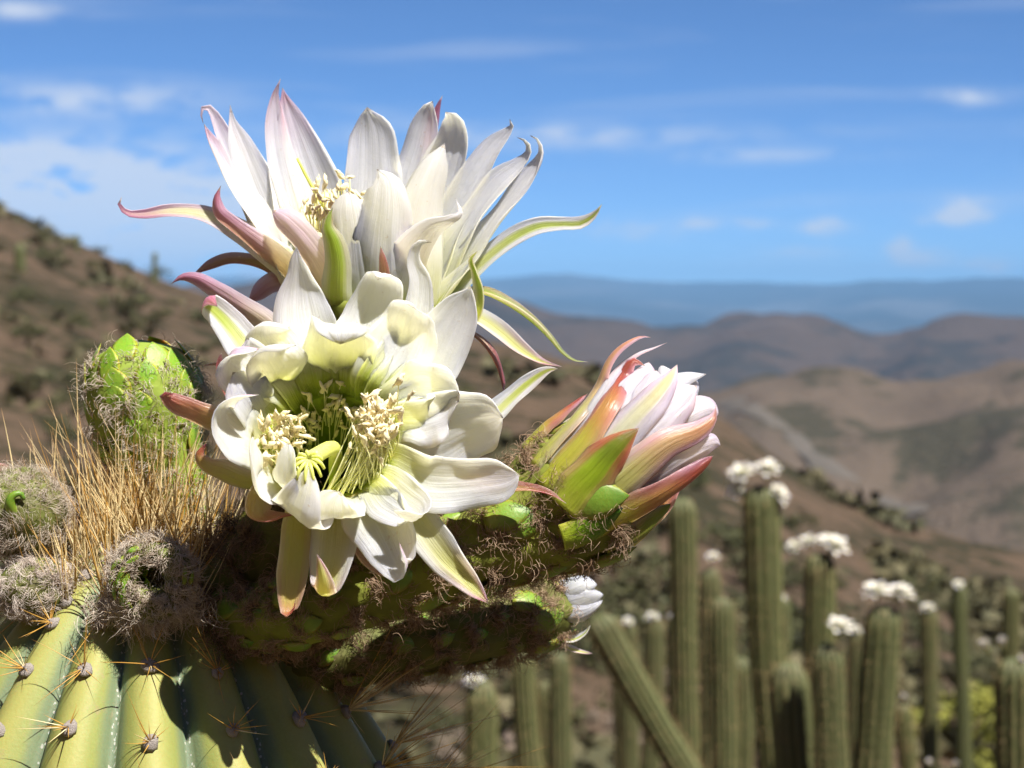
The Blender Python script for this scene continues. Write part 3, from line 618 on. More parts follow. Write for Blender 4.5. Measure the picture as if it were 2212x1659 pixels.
# near (front) petals, outer face to the viewer
p1([(770, 730, -330, 52), (764, 600, -270, 52), (757, 510, -250, 44), (752, 450, -246, 34), (751, 413, -250, 22)], 'LV', (.1, .35, -1), cup=.4, out_kind='W')
p1([(812, 730, -330, 64), (822, 600, -260, 64), (828, 500, -235, 54), (834, 430, -228, 42), (832, 390, -230, 28), (814, 365, -236, 4)], 'W', (0, .35, -1), cup=.35, out_kind='W')
p1([(856, 730, -340, 60), (890, 600, -290, 58), (906, 490, -270, 48), (922, 410, -265, 36), (944, 350, -268, 24), (961, 309, -272, 5)], 'W', (-.2, .3, -1), cup=.45)
p1([(840, 730, -330, 48), (868, 620, -270, 46), (900, 540, -235, 36), (936, 494, -215, 24), (972, 478, -205, 14), (996, 462, -206, 9), (983, 428, -216, 3)], 'LV', (-.3, .6, -.7), cup=.55, out_kind='W')
p1([(740, 730, -300, 34), (726, 640, -230, 34), (728, 570, -200, 30), (720, 522, -190, 24), (708, 490, -188, 14), (712, 466, -192, 8), (719, 448, -198, 2)], 'GR', (.1, .3, -1), name='outer_tepal', cup=.55)
p1([(836, 720, -300, 16), (832, 620, -225, 14), (828, 570, -205, 10), (822, 531, -200, 2)], 'MR', (0, .3, -1), name='outer_tepal', cup=.4)
# right tepals hanging down
p1([(930, 700, -360, 22), (985, 640, -330, 24), (1040, 630, -310, 20), (1095, 652, -300, 18), (1150, 690, -295, 17), (1190, 730, -292, 14), (1216, 762, -290, 8), (1240, 778, -288, 5), (1270, 782, -286, 2)], 'DG', (.3, .9, .25), name='outer_tepal', cup=.5)
p1([(900, 720, -360, 24), (970, 668, -310, 26), (1030, 684, -285, 25), (1080, 716, -270, 22), (1128, 756, -262, 17), (1168, 780, -258, 9), (1213, 792, -254, 2)], 'CY', (.35, .7, .55), name='outer_tepal', cup=.4)
p1([(930, 720, -370, 18), (1010, 716, -330, 15), (1050, 746, -318, 15), (1075, 786, -314, 13), (1086, 826, -312, 8), (1088, 851, -310, 2)], 'MR', (.7, .6, .3), name='outer_tepal', cup=.5)
p1([(1000, 740, -300, 16), (1034, 668, -280, 16), (1036, 625, -268, 15), (1026, 588, -262, 11), (1018, 560, -262, 7), (1032, 542, -266, 2)], 'GR', (-.4, .3, .7), name='outer_tepal', cup=.6)
# stamens and style in the throat
rs = random.Random(3)
throat = [(808, 640, -390, 60), (780, 560, -390, 90), (750, 520, -385, 105)]
for k in range(64):
    a = rs.uniform(0, 6.28); rr_ = rs.uniform(.3, 1)
    bx, by = 742 + 55 * math.cos(a), 590 + 18 * math.sin(a)
    tx, ty, tz = 722 + 68 * math.cos(a) * rr_ + rs.gauss(0, 14), 436 + rs.gauss(0, 26) - 8 * math.sin(a), -375 + 60 * math.sin(a)
    stamen(F1, [(bx, by, -385 + 40 * math.sin(a)), ((bx + tx) / 2 + rs.gauss(0, 6), (by + ty) / 2, (-385 + tz) / 2 + 20 * math.sin(a)), (tx, ty, tz)], 1.9, 11.5, rr=rs)
for k in range(10):
    tx = 880 + rs.gauss(0, 9); ty = 430 + rs.gauss(0, 16); stamen(F1, [(845, 560, -380), (865, 490, -385), (tx, ty, -385 + rs.gauss(0, 10))], 1.8, 9, rr=rs)
C = catmull(np.array([[*pt(*q)] for q in ((728, 560, -380), (712, 470, -370), (690, 430, -366), (664, 385, -364), (642, 342, -362))]), 14); V, F, uv = tube_geo(C, np.linspace(6.5, 3.4, 14) * U, 8); local_obj('style', V, F, M_style, F1, uvs=uv)
for q in range(6):
    e = [(700 + 3 * q, 470, -368), (690 + q * 7, 455 - q * 2, -358), (668 + q * 15, 462 + (q % 3) * 14, -345)]
    V, F, uv = tube_geo(catmull(np.array([[*pt(*p)] for p in e]), 7), np.linspace(5.5, 3, 7) * U, 6); local_obj('stigma_lobe', V, F, M_style, F1, uvs=uv)

# ------------------------------------------------------------------ lower flower: faces the viewer
F2 = empty('cactus_flower', pt(560, 1240, -420), 'open ivory cactus flower facing forward with pale yellow stamens in its green throat', 'flower')
AX = np.array(cdir((-.05, .40, .92))); CE = np.array(pt(712, 930, 10)); RX = unit(np.cross(np.array(cdir((0, 1, 0))), AX)); UP = np.cross(AX, RX)
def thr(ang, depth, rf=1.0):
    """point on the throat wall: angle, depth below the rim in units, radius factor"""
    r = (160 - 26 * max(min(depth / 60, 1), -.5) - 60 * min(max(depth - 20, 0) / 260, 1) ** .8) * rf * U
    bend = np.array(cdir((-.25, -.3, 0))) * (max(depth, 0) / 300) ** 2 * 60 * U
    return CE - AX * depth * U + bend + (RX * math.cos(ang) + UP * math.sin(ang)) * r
def throat_mesh():
    ns, nd = 40, 14; V, F, uv = [], [], []
    D = np.linspace(28, 320, nd)
    for layer in (0, 1):
        for i, d in enumerate(D):
            for j in range(ns): V.append(thr(2*math.pi*j/ns, d, 1.03 + (.05 if layer else 0) + .012 * math.sin(j * 1.7 + i))); uv.append((j/ns, 1 - i/(nd-1)))
    o = ns * nd
    for i in range(nd - 1):
        for j in range(ns):
            a, b, c, d = i*ns+j, i*ns+(j+1) % ns, (i+1)*ns+(j+1) % ns, (i+1)*ns+j
            F.append((a, d, c, b)); F.append((a+o, b+o, c+o, d+o))
    for j in range(ns): F.append((j, (j+1) % ns, (j+1) % ns + o, j + o))
    F.append(tuple((nd-1)*ns+j for j in range(ns)))
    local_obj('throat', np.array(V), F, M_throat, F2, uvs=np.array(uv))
throat_mesh()
floral_tube(F2, [(500, 1280, -360, 84), (570, 1215, -320, 92), (640, 1140, -270, 100), (695, 1075, -220, 108), (725, 1022, -170, 122), (720, 990, -115, 142), (716, 968, -66, 152)], M_tube_d, H_dark, 80, 24, 3600, seed=9, hair_len=.012, open_end=True, end=.8)
def p2(path, kind, hint, name='petal', **k):
    if name == 'petal':      # inner petals grow out of the throat wall
        q = np.array(pt(*path[1][:3])) - CE; a = math.atan2(q.dot(UP), q.dot(RX)); h = path[0][3]
        path = [(*inv(thr(a, 75, 1.0)), h * .55), (*inv(thr(a, 18, 1.0)), h * .8)] + list(path[1:])
    return petal(F2, name, path, kind, hint, **k)
# upper petals
p2([(690, 850, -40, 66), (668, 740, -100, 74), (652, 680, -125, 66), (648, 630, -135, 50), (646, 592, -125, 28), (640, 560, -112, 15), (641, 532, -105, 3)], 'WI', (.05, .3, 1), cup=.15)
p2([(770, 850, -40, 70), (786, 740, -95, 76), (803, 690, -118, 66), (818, 640, -122, 54), (828, 604, -108, 46), (826, 590, -86, 36), (816, 604, -72, 16)], 'WI', (0, .3, 1), cup=.15)
p2([(850, 830, -60, 40), (888, 720, -120, 40), (906, 655, -145, 32), (908, 605, -150, 24), (893, 562, -146, 15), (900, 530, -138, 10), (916, 521, -132, 7), (933, 524, -126, 2)], 'WI', (-.1, .3, 1), cup=.4)
p2([(735, 850, -20, 84), (734, 760, -50, 84), (734, 722, -50, 74), (735, 700, -34, 66), (736, 700, -8, 62), (736, 722, 10, 54), (735, 744, 8, 26)], 'WI', (0, .3, 1), cup=.1, wave=.1)
p2([(815, 880, -30, 70), (856, 770, -72, 80), (878, 722, -85, 74), (890, 688, -80, 62), (898, 668, -62, 50), (898, 668, -46, 24)], 'WI', (-.1, .3, 1), cup=.18, wave=.08)
p2([(850, 905, -40, 60), (912, 800, -85, 70), (952, 745, -102, 68), (980, 695, -104, 56), (1000, 658, -98, 40), (1013, 632, -88, 19), (1016, 617, -80, 3)], 'WI', (-.2, .25, 1), cup=.25)
p2([(845, 925, -10, 90), (902, 880, -22, 100), (940, 870, -20, 94), (972, 864, -8, 74), (990, 868, 8, 44)], 'WI', (-.25, .2, 1), cup=.18, wave=.07)
p2([(850, 975, 0, 90), (925, 945, -22, 104), (990, 922, -32, 92), (1040, 906, -26, 74), (1070, 900, -8, 54), (1086, 902, 10, 26)], 'WI', (-.2, .15, 1), cup=.2, wave=.06)
p2([(845, 1020, 30, 60), (920, 1044, 28, 64), (990, 1046, 26, 60), (1050, 1042, 34, 54), (1095, 1036, 48, 44), (1122, 1026, 56, 24)], 'WI', (-.15, .35, .9), cup=.3, out_kind='LV')
# lower petals
p2([(795, 1030, 60, 60), (842, 1070, 85, 64), (876, 1094, 100, 58), (900, 1108, 118, 46), (896, 1120, 138, 32), (870, 1112, 150, 18), (846, 1102, 156, 3)], 'WI', (-.1, .4, .9), cup=.25)
p2([(785, 1050, 55, 66), (812, 1112, 85, 76), (838, 1166, 95, 66), (856, 1208, 100, 50), (867, 1234, 112, 32), (876, 1220, 128, 22), (862, 1172, 134, 3)], 'WI', (-.1, .4, .9), cup=.22, out_kind='WP')
p2([(735, 1050, 70, 62), (728, 1096, 108, 66), (724, 1120, 130, 66), (720, 1114, 152, 60), (722, 1086, 160, 50), (735, 1062, 158, 30)], 'WI', (0, .5, .85), cup=.12, wave=.1)
p2([(690, 1040, 70, 56), (660, 1090, 108, 72), (644, 1120, 134, 74), (640, 1108, 156, 66), (650, 1072, 166, 50), (662, 1034, 166, 24), (669, 1003, 162, 3)], 'WP', (.05, .5, .85), cup=.15, wave=.09, out_kind='W')
p2([(650, 1030, 60, 44), (622, 1058, 102, 52), (612, 1052, 126, 50), (610, 1022, 140, 45), (615, 987, 140, 40), (622, 957, 134, 24)], 'WI', (.2, .4, .85), cup=.3, wave=.08)
p2([(625, 1010, 50, 46), (580, 1048, 95, 54), (558, 1046, 122, 50), (550, 1016, 134, 43), (547, 975, 134, 36), (546, 942, 126, 20)], 'WI', (.3, .35, .85), cup=.35)
# left petals
p2([(612, 960, 20, 60), (540, 950, 48, 76), (505, 934, 64, 76), (478, 906, 82, 62), (480, 880, 94, 40), (510, 860, 100, 22), (560, 853, 100, 3)], 'WI', (.5, .3, .8), cup=.18, out_kind='LV')
p2([(615, 920, 0, 56), (548, 868, 20, 66), (524, 838, 34, 58), (510, 818, 42, 38), (503, 804, 48, 6)], 'WI', (.5, .2, .8), cup=.15)
p2([(630, 895, -10, 60), (556, 830, 0, 76), (522, 800, 14, 74), (496, 782, 36, 62), (506, 762, 54, 46), (534, 756, 60, 28), (562, 754, 58, 5)], 'WI', (.4, .2, .9), cup=.15, out_kind='LV', wave=.1)
p2([(650, 870, -20, 60), (598, 800, -6, 72), (582, 772, 14, 66), (590, 750, 36, 52), (614, 748, 46, 34), (640, 746, 44, 6)], 'WI', (.3, .2, .9), cup=.12, wave=.13)
p2([(655, 850, -40, 60), (600, 764, -60, 66), (574, 732, -54, 58), (578, 708, -32, 44), (600, 706, -20, 30), (626, 712, -16, 6)], 'WI', (.3, .2, .9), cup=.12, wave=.13)
# outer tepals
p2([(610, 850, -70, 50), (552, 780, -100, 48), (506, 718, -112, 42), (470, 676, -108, 36), (446, 655, -92, 28), (452, 648, -72, 18), (470, 662, -62, 5)], 'GW', (.25, .3, .9), name='outer_tepal', cup=.3, out_kind='PK')
p2([(640, 780, -180, 30), (575, 706, -200, 32), (518, 664, -195, 28), (465, 628, -185, 22), (424, 604, -175, 16), (392, 600, -168, 9), (370, 613, -162, 2)], 'MR', (.15, .4, -.9), name='outer_tepal', cup=.45, out_kind='PK')
p2([(560, 940, -40, 32), (500, 922, -20, 34), (450, 905, -8, 33), (405, 886, 0, 29), (370, 868, 6, 21), (356, 856, 12, 13), (374, 851, 18, 5)], 'RD', (.1, .45, -.9), name='outer_tepal', cup=.55)
p2([(590, 1050, 0, 26), (532, 1040, 18, 29), (480, 1020, 28, 27), (444, 1004, 34, 20), (430, 984, 36, 11), (446, 957, 38, 2)], 'OR', (.1, .5, -.85), name='outer_tepal', cup=.55)
p2([(590, 1040, 40, 28), (560, 1080, 62, 30), (560, 1112, 84, 28), (584, 1120, 104, 20), (614, 1113, 114, 10), (642, 1112, 116, 2)], 'RD', (.4, .7, .4), name='outer_tepal', cup=.4, out_kind='RD')
p2([(655, 1070, 30, 32), (642, 1140, 62, 34), (636, 1200, 76, 35), (630, 1258, 86, 34), (624, 1304, 94, 24), (622, 1326, 104, 13), (634, 1316, 114, 8), (638, 1296, 118, 2)], 'OR', (0, .2, 1), name='outer_tepal', cup=.3)
p2([(728, 1080, 30, 46), (724, 1146, 64, 52), (717, 1206, 80, 49), (707, 1255, 92, 40), (700, 1281, 106, 28), (700, 1258, 122, 24), (692, 1222, 126, 12), (684, 1195, 126, 2)], 'CY', (0, .2, 1), name='outer_tepal', cup=.3)
p2([(880, 1080, 10, 34), (922, 1150, 26, 44), (962, 1204, 34, 40), (1004, 1250, 40, 28), (1036, 1283, 46, 15), (1056, 1304, 52, 4)], 'CY', (-.15, .25, .95), name='outer_tepal', cup=.3)
p2([(770, 1100, 0, 24), (784, 1180, 18, 24), (822, 1226, 26, 18), (864, 1243, 30, 5)], 'MR', (0, .3, 1), name='outer_tepal', cup=.4)
p2([(1000, 1050, -20, 28), (1070, 1062, -12, 24), (1115, 1054, -4, 18), (1155, 1056, 2, 12), (1192, 1067, 6, 6), (1224, 1088, 8, 2)], 'MR', (-.1, .8, .5), name='outer_tepal', cup=.6)
p2([(1000, 960, -110, 26), (1072, 890, -130, 28), (1108, 856, -136, 25), (1144, 826, -138, 20), (1172, 806, -134, 14), (1190, 798, -128, 8), (1206, 797, -122, 2)], 'GW', (-.4, .5, .75), name='outer_tepal', cup=.4, twist=.3, out_kind='PK')
p2([(520, 900, -100, 14), (486, 840, -90, 12), (472, 795, -85, 9), (478, 762, -84, 3)], 'MR', (.5, .3, .6), name='outer_tepal', cup=.5)
p2([(520, 800, -130, 9), (468, 787, -128, 6), (437, 789, -126, 1.5)], 'MR', (0, .8, .4), name='outer_tepal', cup=.4)
# stamens: rooted in rings on the throat wall, anthers gathered round the opening
rs = random.Random(11)
def w2(p): return np.array(p)
def stamen_w(parent, P, r, asize, rr):
    C = catmull(np.array(P), 10); V, F, uv = tube_geo(C, np.linspace(r * 1.1, r * .8, 10) * U, 5); s = local_obj('stamen', V, F, M_fil, parent, uvs=uv)
    d = Vector(C[-1] - C[-2]).normalized() + Vector([rr.uniform(-.8, .8) for _ in range(3)]); z = asize * U * rr.uniform(.8, 1.25)
    obj('anther', rr.choice(ANTH), s, frame_matrix(Vector(C[-1]), d, z, rr.uniform(0, 6)))
for k in range(285):
    u = rs.random()
    if u < .46:      # lower right bundle, in the sun
        a = rs.uniform(-1.75, .2); d0 = rs.uniform(10, 80)
        tip = CE + RX * rs.gauss(104, 22) * U + UP * rs.gauss(-2, 30) * U + AX * rs.uniform(15, 80) * U
        base = thr(a, d0, .97); m1 = base * .62 + tip * .38 + (RX * math.cos(a) + UP * math.sin(a)) * 10 * U + AX * rs.uniform(0, 16) * U
    elif u < .70:    # lower left bundle
        a = rs.uniform(2.9, 4.3); d0 = rs.uniform(10, 80)
        tip = CE + RX * rs.gauss(-92, 24) * U + UP * rs.gauss(-22, 34) * U + AX * rs.uniform(10, 60) * U
        base = thr(a, d0, .97); m1 = base * .55 + tip * .45 + AX * rs.uniform(4, 18) * U
    else:            # along the upper wall, deep in the cup
        a = rs.uniform(.1, 2.9); d0 = rs.uniform(90, 200)
        tip = thr(a + rs.gauss(0, .12), d0 - rs.uniform(15, 70), rs.uniform(.80, .94)); base = thr(a, d0 + 50, .97)
        m1 = base * .5 + tip * .5 + (RX * math.cos(a) + UP * math.sin(a)) * 6 * U
    stamen_w(F2, [base, m1, tip], 1.45, 12.5 if u < .70 else 10.5, rs)
C = catmull(np.array([thr(-1.5, 230, .3), thr(-1.45, 110, .35), CE + RX * 12 * U + UP * -52 * U + AX * 30 * U, CE + RX * -24 * U + UP * -104 * U + AX * 95 * U]), 16)
V, F, uv = tube_geo(C, np.concatenate([np.linspace(11, 15, 8), np.linspace(15, 17, 8)]) * U, 12); local_obj('style', V, F, M_style, F2, uvs=uv)
for q in range(11):
    a = q * .571; b = C[-1]; o = (RX * math.cos(a) + UP * math.sin(a))
    V, F, uv = tube_geo(catmull(np.array([b, b + AX * 14 * U + o * 10 * U - UP * 6 * U, b + AX * 18 * U + o * 26 * U - UP * 14 * U, b + AX * 8 * U + o * 34 * U - UP * 24 * U]), 9), np.linspace(5.5, 3, 9) * U, 6); local_obj('stigma_lobe', V, F, M_style, F2, uvs=uv)

# ------------------------------------------------------------------ large bud on its hairy tube
F3 = empty('cactus_bud', pt(620, 1320, -300), 'half-open pink and white cactus bud on a thick green hairy tube', 'bud')
BC = np.array((1262., 1066.)); BD = unit(np.array((.76, -.65))); BP = np.array((-BD[1], BD[0]))   # axis in the picture, perpendicular towards lower right
def bz(x, y, add=0, zc=-190):
    s = (np.array((x, y)) - BC).dot(BD); e = (np.array((x, y)) - BC).dot(BP)
    Rr = np.interp(s, [-60, 0, 130, 240, 300, 380], [140, 150, 158, 138, 110, 70]); return zc + math.sqrt(max(Rr * Rr - e * e, 0)) + add
def p3(path, kind, name='outer_tepal', add=0, back=False, **k):
    path = [(x, y, h * ((1.26 if name == 'outer_tepal' else 1.12) if h > 6 else 1)) for x, y, h in path]
    P = [(x, y, bz(x, y, add) if not back else -190 - (bz(x, y, add) + 190), h) for x, y, h in path]
    m = path[len(path) // 2]; e = (np.array(m[:2]) - BC).dot(BP) / 160; e = max(min(e, .95), -.95); zz = math.sqrt(1 - e * e)
    n = np.array((BP[0] * e, -BP[1] * e, zz if not back else -zz))
    return petal(F3, name, P, kind, tuple(-n), cup=k.pop('cup', .35), wave=.035, edge=.03, **k)
floral_tube(F3, [(440, 1335, -390, 70), (580, 1330, -230, 76), (720, 1300, -135, 74), (880, 1240, -125, 80), (1030, 1176, -160, 98), (1160, 1118, -190, 124), (1240, 1080, -190, 142), (1268, 1060, -190, 140)], M_tube, H_brown, 104, 74, 9500, seed=2, hair_len=.0065, lumps=.07)
core = lump_mesh('inner_petals', M_core, 20, 14, .03, 2, 120 * U, 120 * U, 170 * U); axw = np.array(cdir((BD[0], -BD[1], 0)))
obj('core', core, F3, frame_matrix(pt(1360, 985, -190), axw, 1.0))
# white petals first (inside), then coloured tepals outside
p3([(1200, 1030, 40), (1290, 930, 58), (1350, 850, 50), (1392, 798, 24), (1402, 782, 5)], 'BW', 'petal', -22)
p3([(1290, 1050, 44), (1370, 950, 54), (1440, 880, 50), (1486, 846, 30), (1506, 834, 4)], 'BW', 'petal', -16)
p3([(1310, 1110, 36), (1400, 1036, 42), (1480, 985, 34), (1540, 958, 20), (1556, 962, 5)], 'BW', 'petal', -12)
p3([(1250, 1020, 40), (1330, 920, 50), (1392, 846, 40), (1418, 800, 14)], 'BW', 'petal', -26)
p3([(1340, 940, 40), (1420, 850, 36), (1478, 818, 18), (1526, 808, 3)], 'W', 'petal', -60)
p3([(1400, 920, 40), (1460, 860, 34), (1490, 826, 22), (1486, 806, 8)], 'W', 'petal', -80)
p3([(1380, 920, 40), (1424, 850, 32), (1440, 812, 22), (1428, 790, 8)], 'W', 'petal', -70)
p3([(1420, 960, 40), (1490, 900, 38), (1532, 884, 26), (1552, 896, 12)], 'BW', 'petal', -50)
p3([(1180, 1000, 22), (1282, 870, 20), (1336, 796, 14), (1378, 765, 8), (1412, 752, 5), (1441, 740, 2)], 'BW', 'petal', -6)
p3([(1130, 968, 28), (1182, 916, 24), (1226, 882, 17), (1270, 850, 3)], 'BR', add=-20)
p3([(1150, 1005, 26), (1195, 952, 27), (1243, 900, 25), (1290, 838, 20), (1316, 780, 14), (1342, 750, 10), (1386, 727, 6), (1406, 729, 2)], 'BY', add=6)
p3([(1170, 1050, 32), (1215, 1000, 34), (1264, 946, 31), (1312, 872, 26), (1346, 808, 19), (1368, 780, 12), (1393, 790, 3)], 'BR', add=12)
p3([(1240, 1050, 34), (1310, 970, 37), (1376, 898, 34), (1424, 846, 26), (1448, 815, 15), (1463, 787, 3)], 'BP', add=2)
p3([(1215, 1095, 44), (1250, 1052, 46), (1292, 1008, 40), (1330, 966, 28), (1358, 942, 14), (1381, 924, 3)], 'BG', add=22)
p3([(1240, 1130, 30), (1300, 1080, 36), (1360, 1026, 36), (1440, 962, 28), (1512, 930, 19), (1542, 902, 11), (1546, 877, 3)], 'BY', add=10)
p3([(1265, 1165, 34), (1340, 1120, 40), (1420, 1076, 34), (1490, 1030, 24), (1526, 1000, 14), (1541, 984, 3)], 'BR', add=8)
p3([(1310, 1190, 34), (1370, 1160, 38), (1420, 1116, 28), (1448, 1088, 8)], 'DG', add=2)
p3([(1215, 1165, 26), (1258, 1150, 29), (1300, 1128, 22), (1328, 1108, 11), (1346, 1097, 3)], 'GB', add=26, thick=10)
for e_, L_, kd in ((-110, 270, 'BY'), (-50, 300, 'BR'), (10, 290, 'BW'), (70, 280, 'BY'), (120, 250, 'BR')):   # the far side of the bud
    q = [BC + BD * s * L_ + BP * e_ * (1 - .5 * s * s) for s in (0, .35, .7, 1)]
    p3([(q[0][0], q[0][1], 40), (q[1][0], q[1][1], 44), (q[2][0], q[2][1], 30), (q[3][0], q[3][1], 4)], kd, back=True)

# ------------------------------------------------------------------ lower tube with a white flower just opening
F4 = empty('cactus_flower', pt(600, 1440, -520), 'small white flower just opening at the end of the lowest hairy tube', 'flower')
floral_tube(F4, [(600, 1450, -430, 64), (760, 1410, -430, 70), (920, 1376, -490, 72), (1060, 1346, -590, 74), (1160, 1320, -670, 76), (1210, 1308, -700, 62)], M_tube_d, H_brown, 88, 60, 8000, seed=7, hair_len=.0065, lumps=.07)
def p4(path, kind, hint, name='petal', **k): return petal(F4, name, path, kind, hint, seg=18, across=9, **k)
p4([(1190, 1310, -680, 34), (1218, 1298, -650, 42), (1250, 1280, -640, 36), (1278, 1266, -646, 20), (1290, 1262, -654, 4)], 'W', (-.3, .2, -1), cup=.6)
p4([(1190, 1320, -680, 34), (1224, 1320, -646, 40), (1262, 1306, -638, 34), (1292, 1290, -646, 18), (1304, 1284, -654, 4)], 'W', (-.2, .5, -1), cup=.6)
p4([(1190, 1330, -680, 30), (1222, 1340, -650, 34), (1258, 1332, -642, 28), (1288, 1312, -648, 14), (1302, 1296, -654, 3)], 'W', (-.2, .7, -.8), cup=.6)
p4([(1195, 1296, -700, 30), (1224, 1272, -695, 34), (1254, 1256, -692, 24), (1272, 1250, -690, 6)], 'W', (0, -.5, .7), cup=.6)
p4([(1195, 1310, -730, 34), (1230, 1300, -750, 40), (1270, 1290, -746, 26), (1292, 1276, -740, 5)], 'W', (0, .2, 1), cup=.6)
p4([(1180, 1352, -680, 16), (1206, 1376, -662, 15), (1236, 1382, -654, 13), (1262, 1370, -652, 8), (1276, 1350, -652, 3)], 'GW', (0, .9, .3), name='outer_tepal', cup=.5)
p4([(1180, 1372, -690, 10), (1222, 1398, -670, 11), (1252, 1408, -664, 8), (1280, 1412, -662, 2)], 'CY', (0, .9, .4), name='outer_tepal', cup=.5)

# ------------------------------------------------------------------ the foreground column
PX = (D0 + 500 * U) / K          # one picture unit at the column's axis
APEX = np.array(pt(322, 1140, -500)); NR = 17
VIEW = math.atan2(-APEX[0], APEX[1])          # the rib that faces the viewer
def col_r(h): return 16.1 * max(h, 0.0) ** .562 if h < 600 else 16.1 * 600 ** .562 + 40 * (1 - math.exp(-(h - 600) / 120))
def rib_shape(th):
    c = abs(math.cos(NR * th / 2)); return c
def col_pt(th, h, off=0.0):
    """th = 0 faces the viewer, grows to the right; h picture units below the tip"""
    c = rib_shape(th); th = th + VIEW; r = col_r(h) * (1 - .17 * (1 - c ** .8) * min(h / 60, 1) ** .5) + off
    return APEX + np.array((math.sin(th), -math.cos(th), 0)) * r * PX + np.array((0, 0, -h * PX))
def col_n(th, h):
    e = 2.0; a = col_pt(th, h + e); b = col_pt(th, max(h - e, .05)); t = a - b
    q = th + VIEW; s = np.array((math.cos(q), math.sin(q), 0)); return unit(np.cross(s, t)) * (1 if np.dot(np.cross(s, t), (math.sin(q), -math.cos(q), .3)) > 0 else -1)
CB = empty('cactus', (APEX[0], APEX[1], 0), 'thick ribbed green cactus column with grey areoles and a crown of golden spines', 'cactus')
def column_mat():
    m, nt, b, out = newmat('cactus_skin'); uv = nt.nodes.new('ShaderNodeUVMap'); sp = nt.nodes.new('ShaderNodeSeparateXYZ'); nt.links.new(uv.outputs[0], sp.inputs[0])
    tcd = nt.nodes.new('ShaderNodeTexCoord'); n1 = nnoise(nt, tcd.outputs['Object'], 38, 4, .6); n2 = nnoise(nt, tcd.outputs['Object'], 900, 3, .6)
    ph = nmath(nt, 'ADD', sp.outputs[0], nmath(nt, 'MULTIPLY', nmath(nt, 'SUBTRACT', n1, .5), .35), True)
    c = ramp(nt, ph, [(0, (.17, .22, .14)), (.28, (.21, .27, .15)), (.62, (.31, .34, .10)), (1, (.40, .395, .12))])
    # scattered pale flecks of lime in the furrows
    vo = nt.nodes.new('ShaderNodeTexVoronoi'); vo.inputs['Scale'].default_value = 620; nt.links.new(tcd.outputs['Object'], vo.inputs['Vector'])
    fl = nmath(nt, 'MULTIPLY', nmath(nt, 'LESS_THAN', vo.outputs['Distance'], .30), nmath(nt, 'LESS_THAN', nmath(nt, 'ADD', sp.outputs[0], nmath(nt, 'MULTIPLY', n1, .2)), .24))
    c = mixc(nt, nmath(nt, 'MULTIPLY', fl, .8), c, (.55, .55, .50))
    c = mixc(nt, nmath(nt, 'MULTIPLY', n2, .35), c, (.5, .45, .3), 'MULTIPLY')
    sc_ = nnoise(nt, tcd.outputs['Object'], 120, 5, .7); c = mixc(nt, nmath(nt, 'MULTIPLY', ramp(nt, sc_, [(.60, (0, 0, 0)), (.70, (1, 1, 1))]), .5), c, (.34, .27, .16))   # corky scars and dust
    nt.links.new(c, b.inputs['Base Color']); b.inputs['Roughness'].default_value = .55; b.inputs['Specular IOR Level'].default_value = .3; b.inputs['Subsurface Weight'].default_value = .25; b.inputs['Subsurface Scale'].default_value = .002
    nbump(nt, n2, .18, .0006, b); return m
def column():
    ns = NR * 14; hs = [.3, 2, 5, 9, 15, 22, 32, 45, 60, 80, 100, 125, 150, 180, 210, 250, 290, 330, 370, 410, 450, 490, 540, 600, 700, 900, 1400, 2500, 5000, 8000, 10700]
    V, F, uv = [], [], []
    for h in hs:
        for j in range(ns):
            th = 2 * math.pi * j / ns; V.append(col_pt(th, h)); uv.append((rib_shape(th), h / 600))
    n = len(hs)
    for i in range(n - 1):
        for j in range(ns): F.append((i*ns+j, (i+1)*ns+j, (i+1)*ns+(j+1) % ns, i*ns+(j+1) % ns))
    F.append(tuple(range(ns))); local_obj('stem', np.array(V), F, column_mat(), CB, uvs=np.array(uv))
column()
FELT = [lump_mesh('areole', M_felt, 10, 8, .22, s, 1, 1, .72) for s in range(4)]
def spine_geo(ln, rad, bend, segs=6, ns=5):
    t = np.linspace(0, 1, segs); C = np.stack([bend * t * t, np.zeros(segs), t], 1) * ln
    return tube_geo(C, np.maximum(rad * (1 - t ** 1.6), rad * .03), ns, hint=(0, 1, 0))
SP = []
for s, bnd in enumerate((0, .05, .10, .16)):
    for mt in (M_spine, M_spine_b):
        V, F, uv = spine_geo(1.0, 1.0, bnd)
        V = np.array(V); V0, F0, uv0 = spine_geo(1.0, .02, bnd); SP.append(mesh('spine', V0, F0, mt, uvs=uv0))
rs = random.Random(21); spines = []
TH = [k * 2 * math.pi / NR for k in range(NR)]
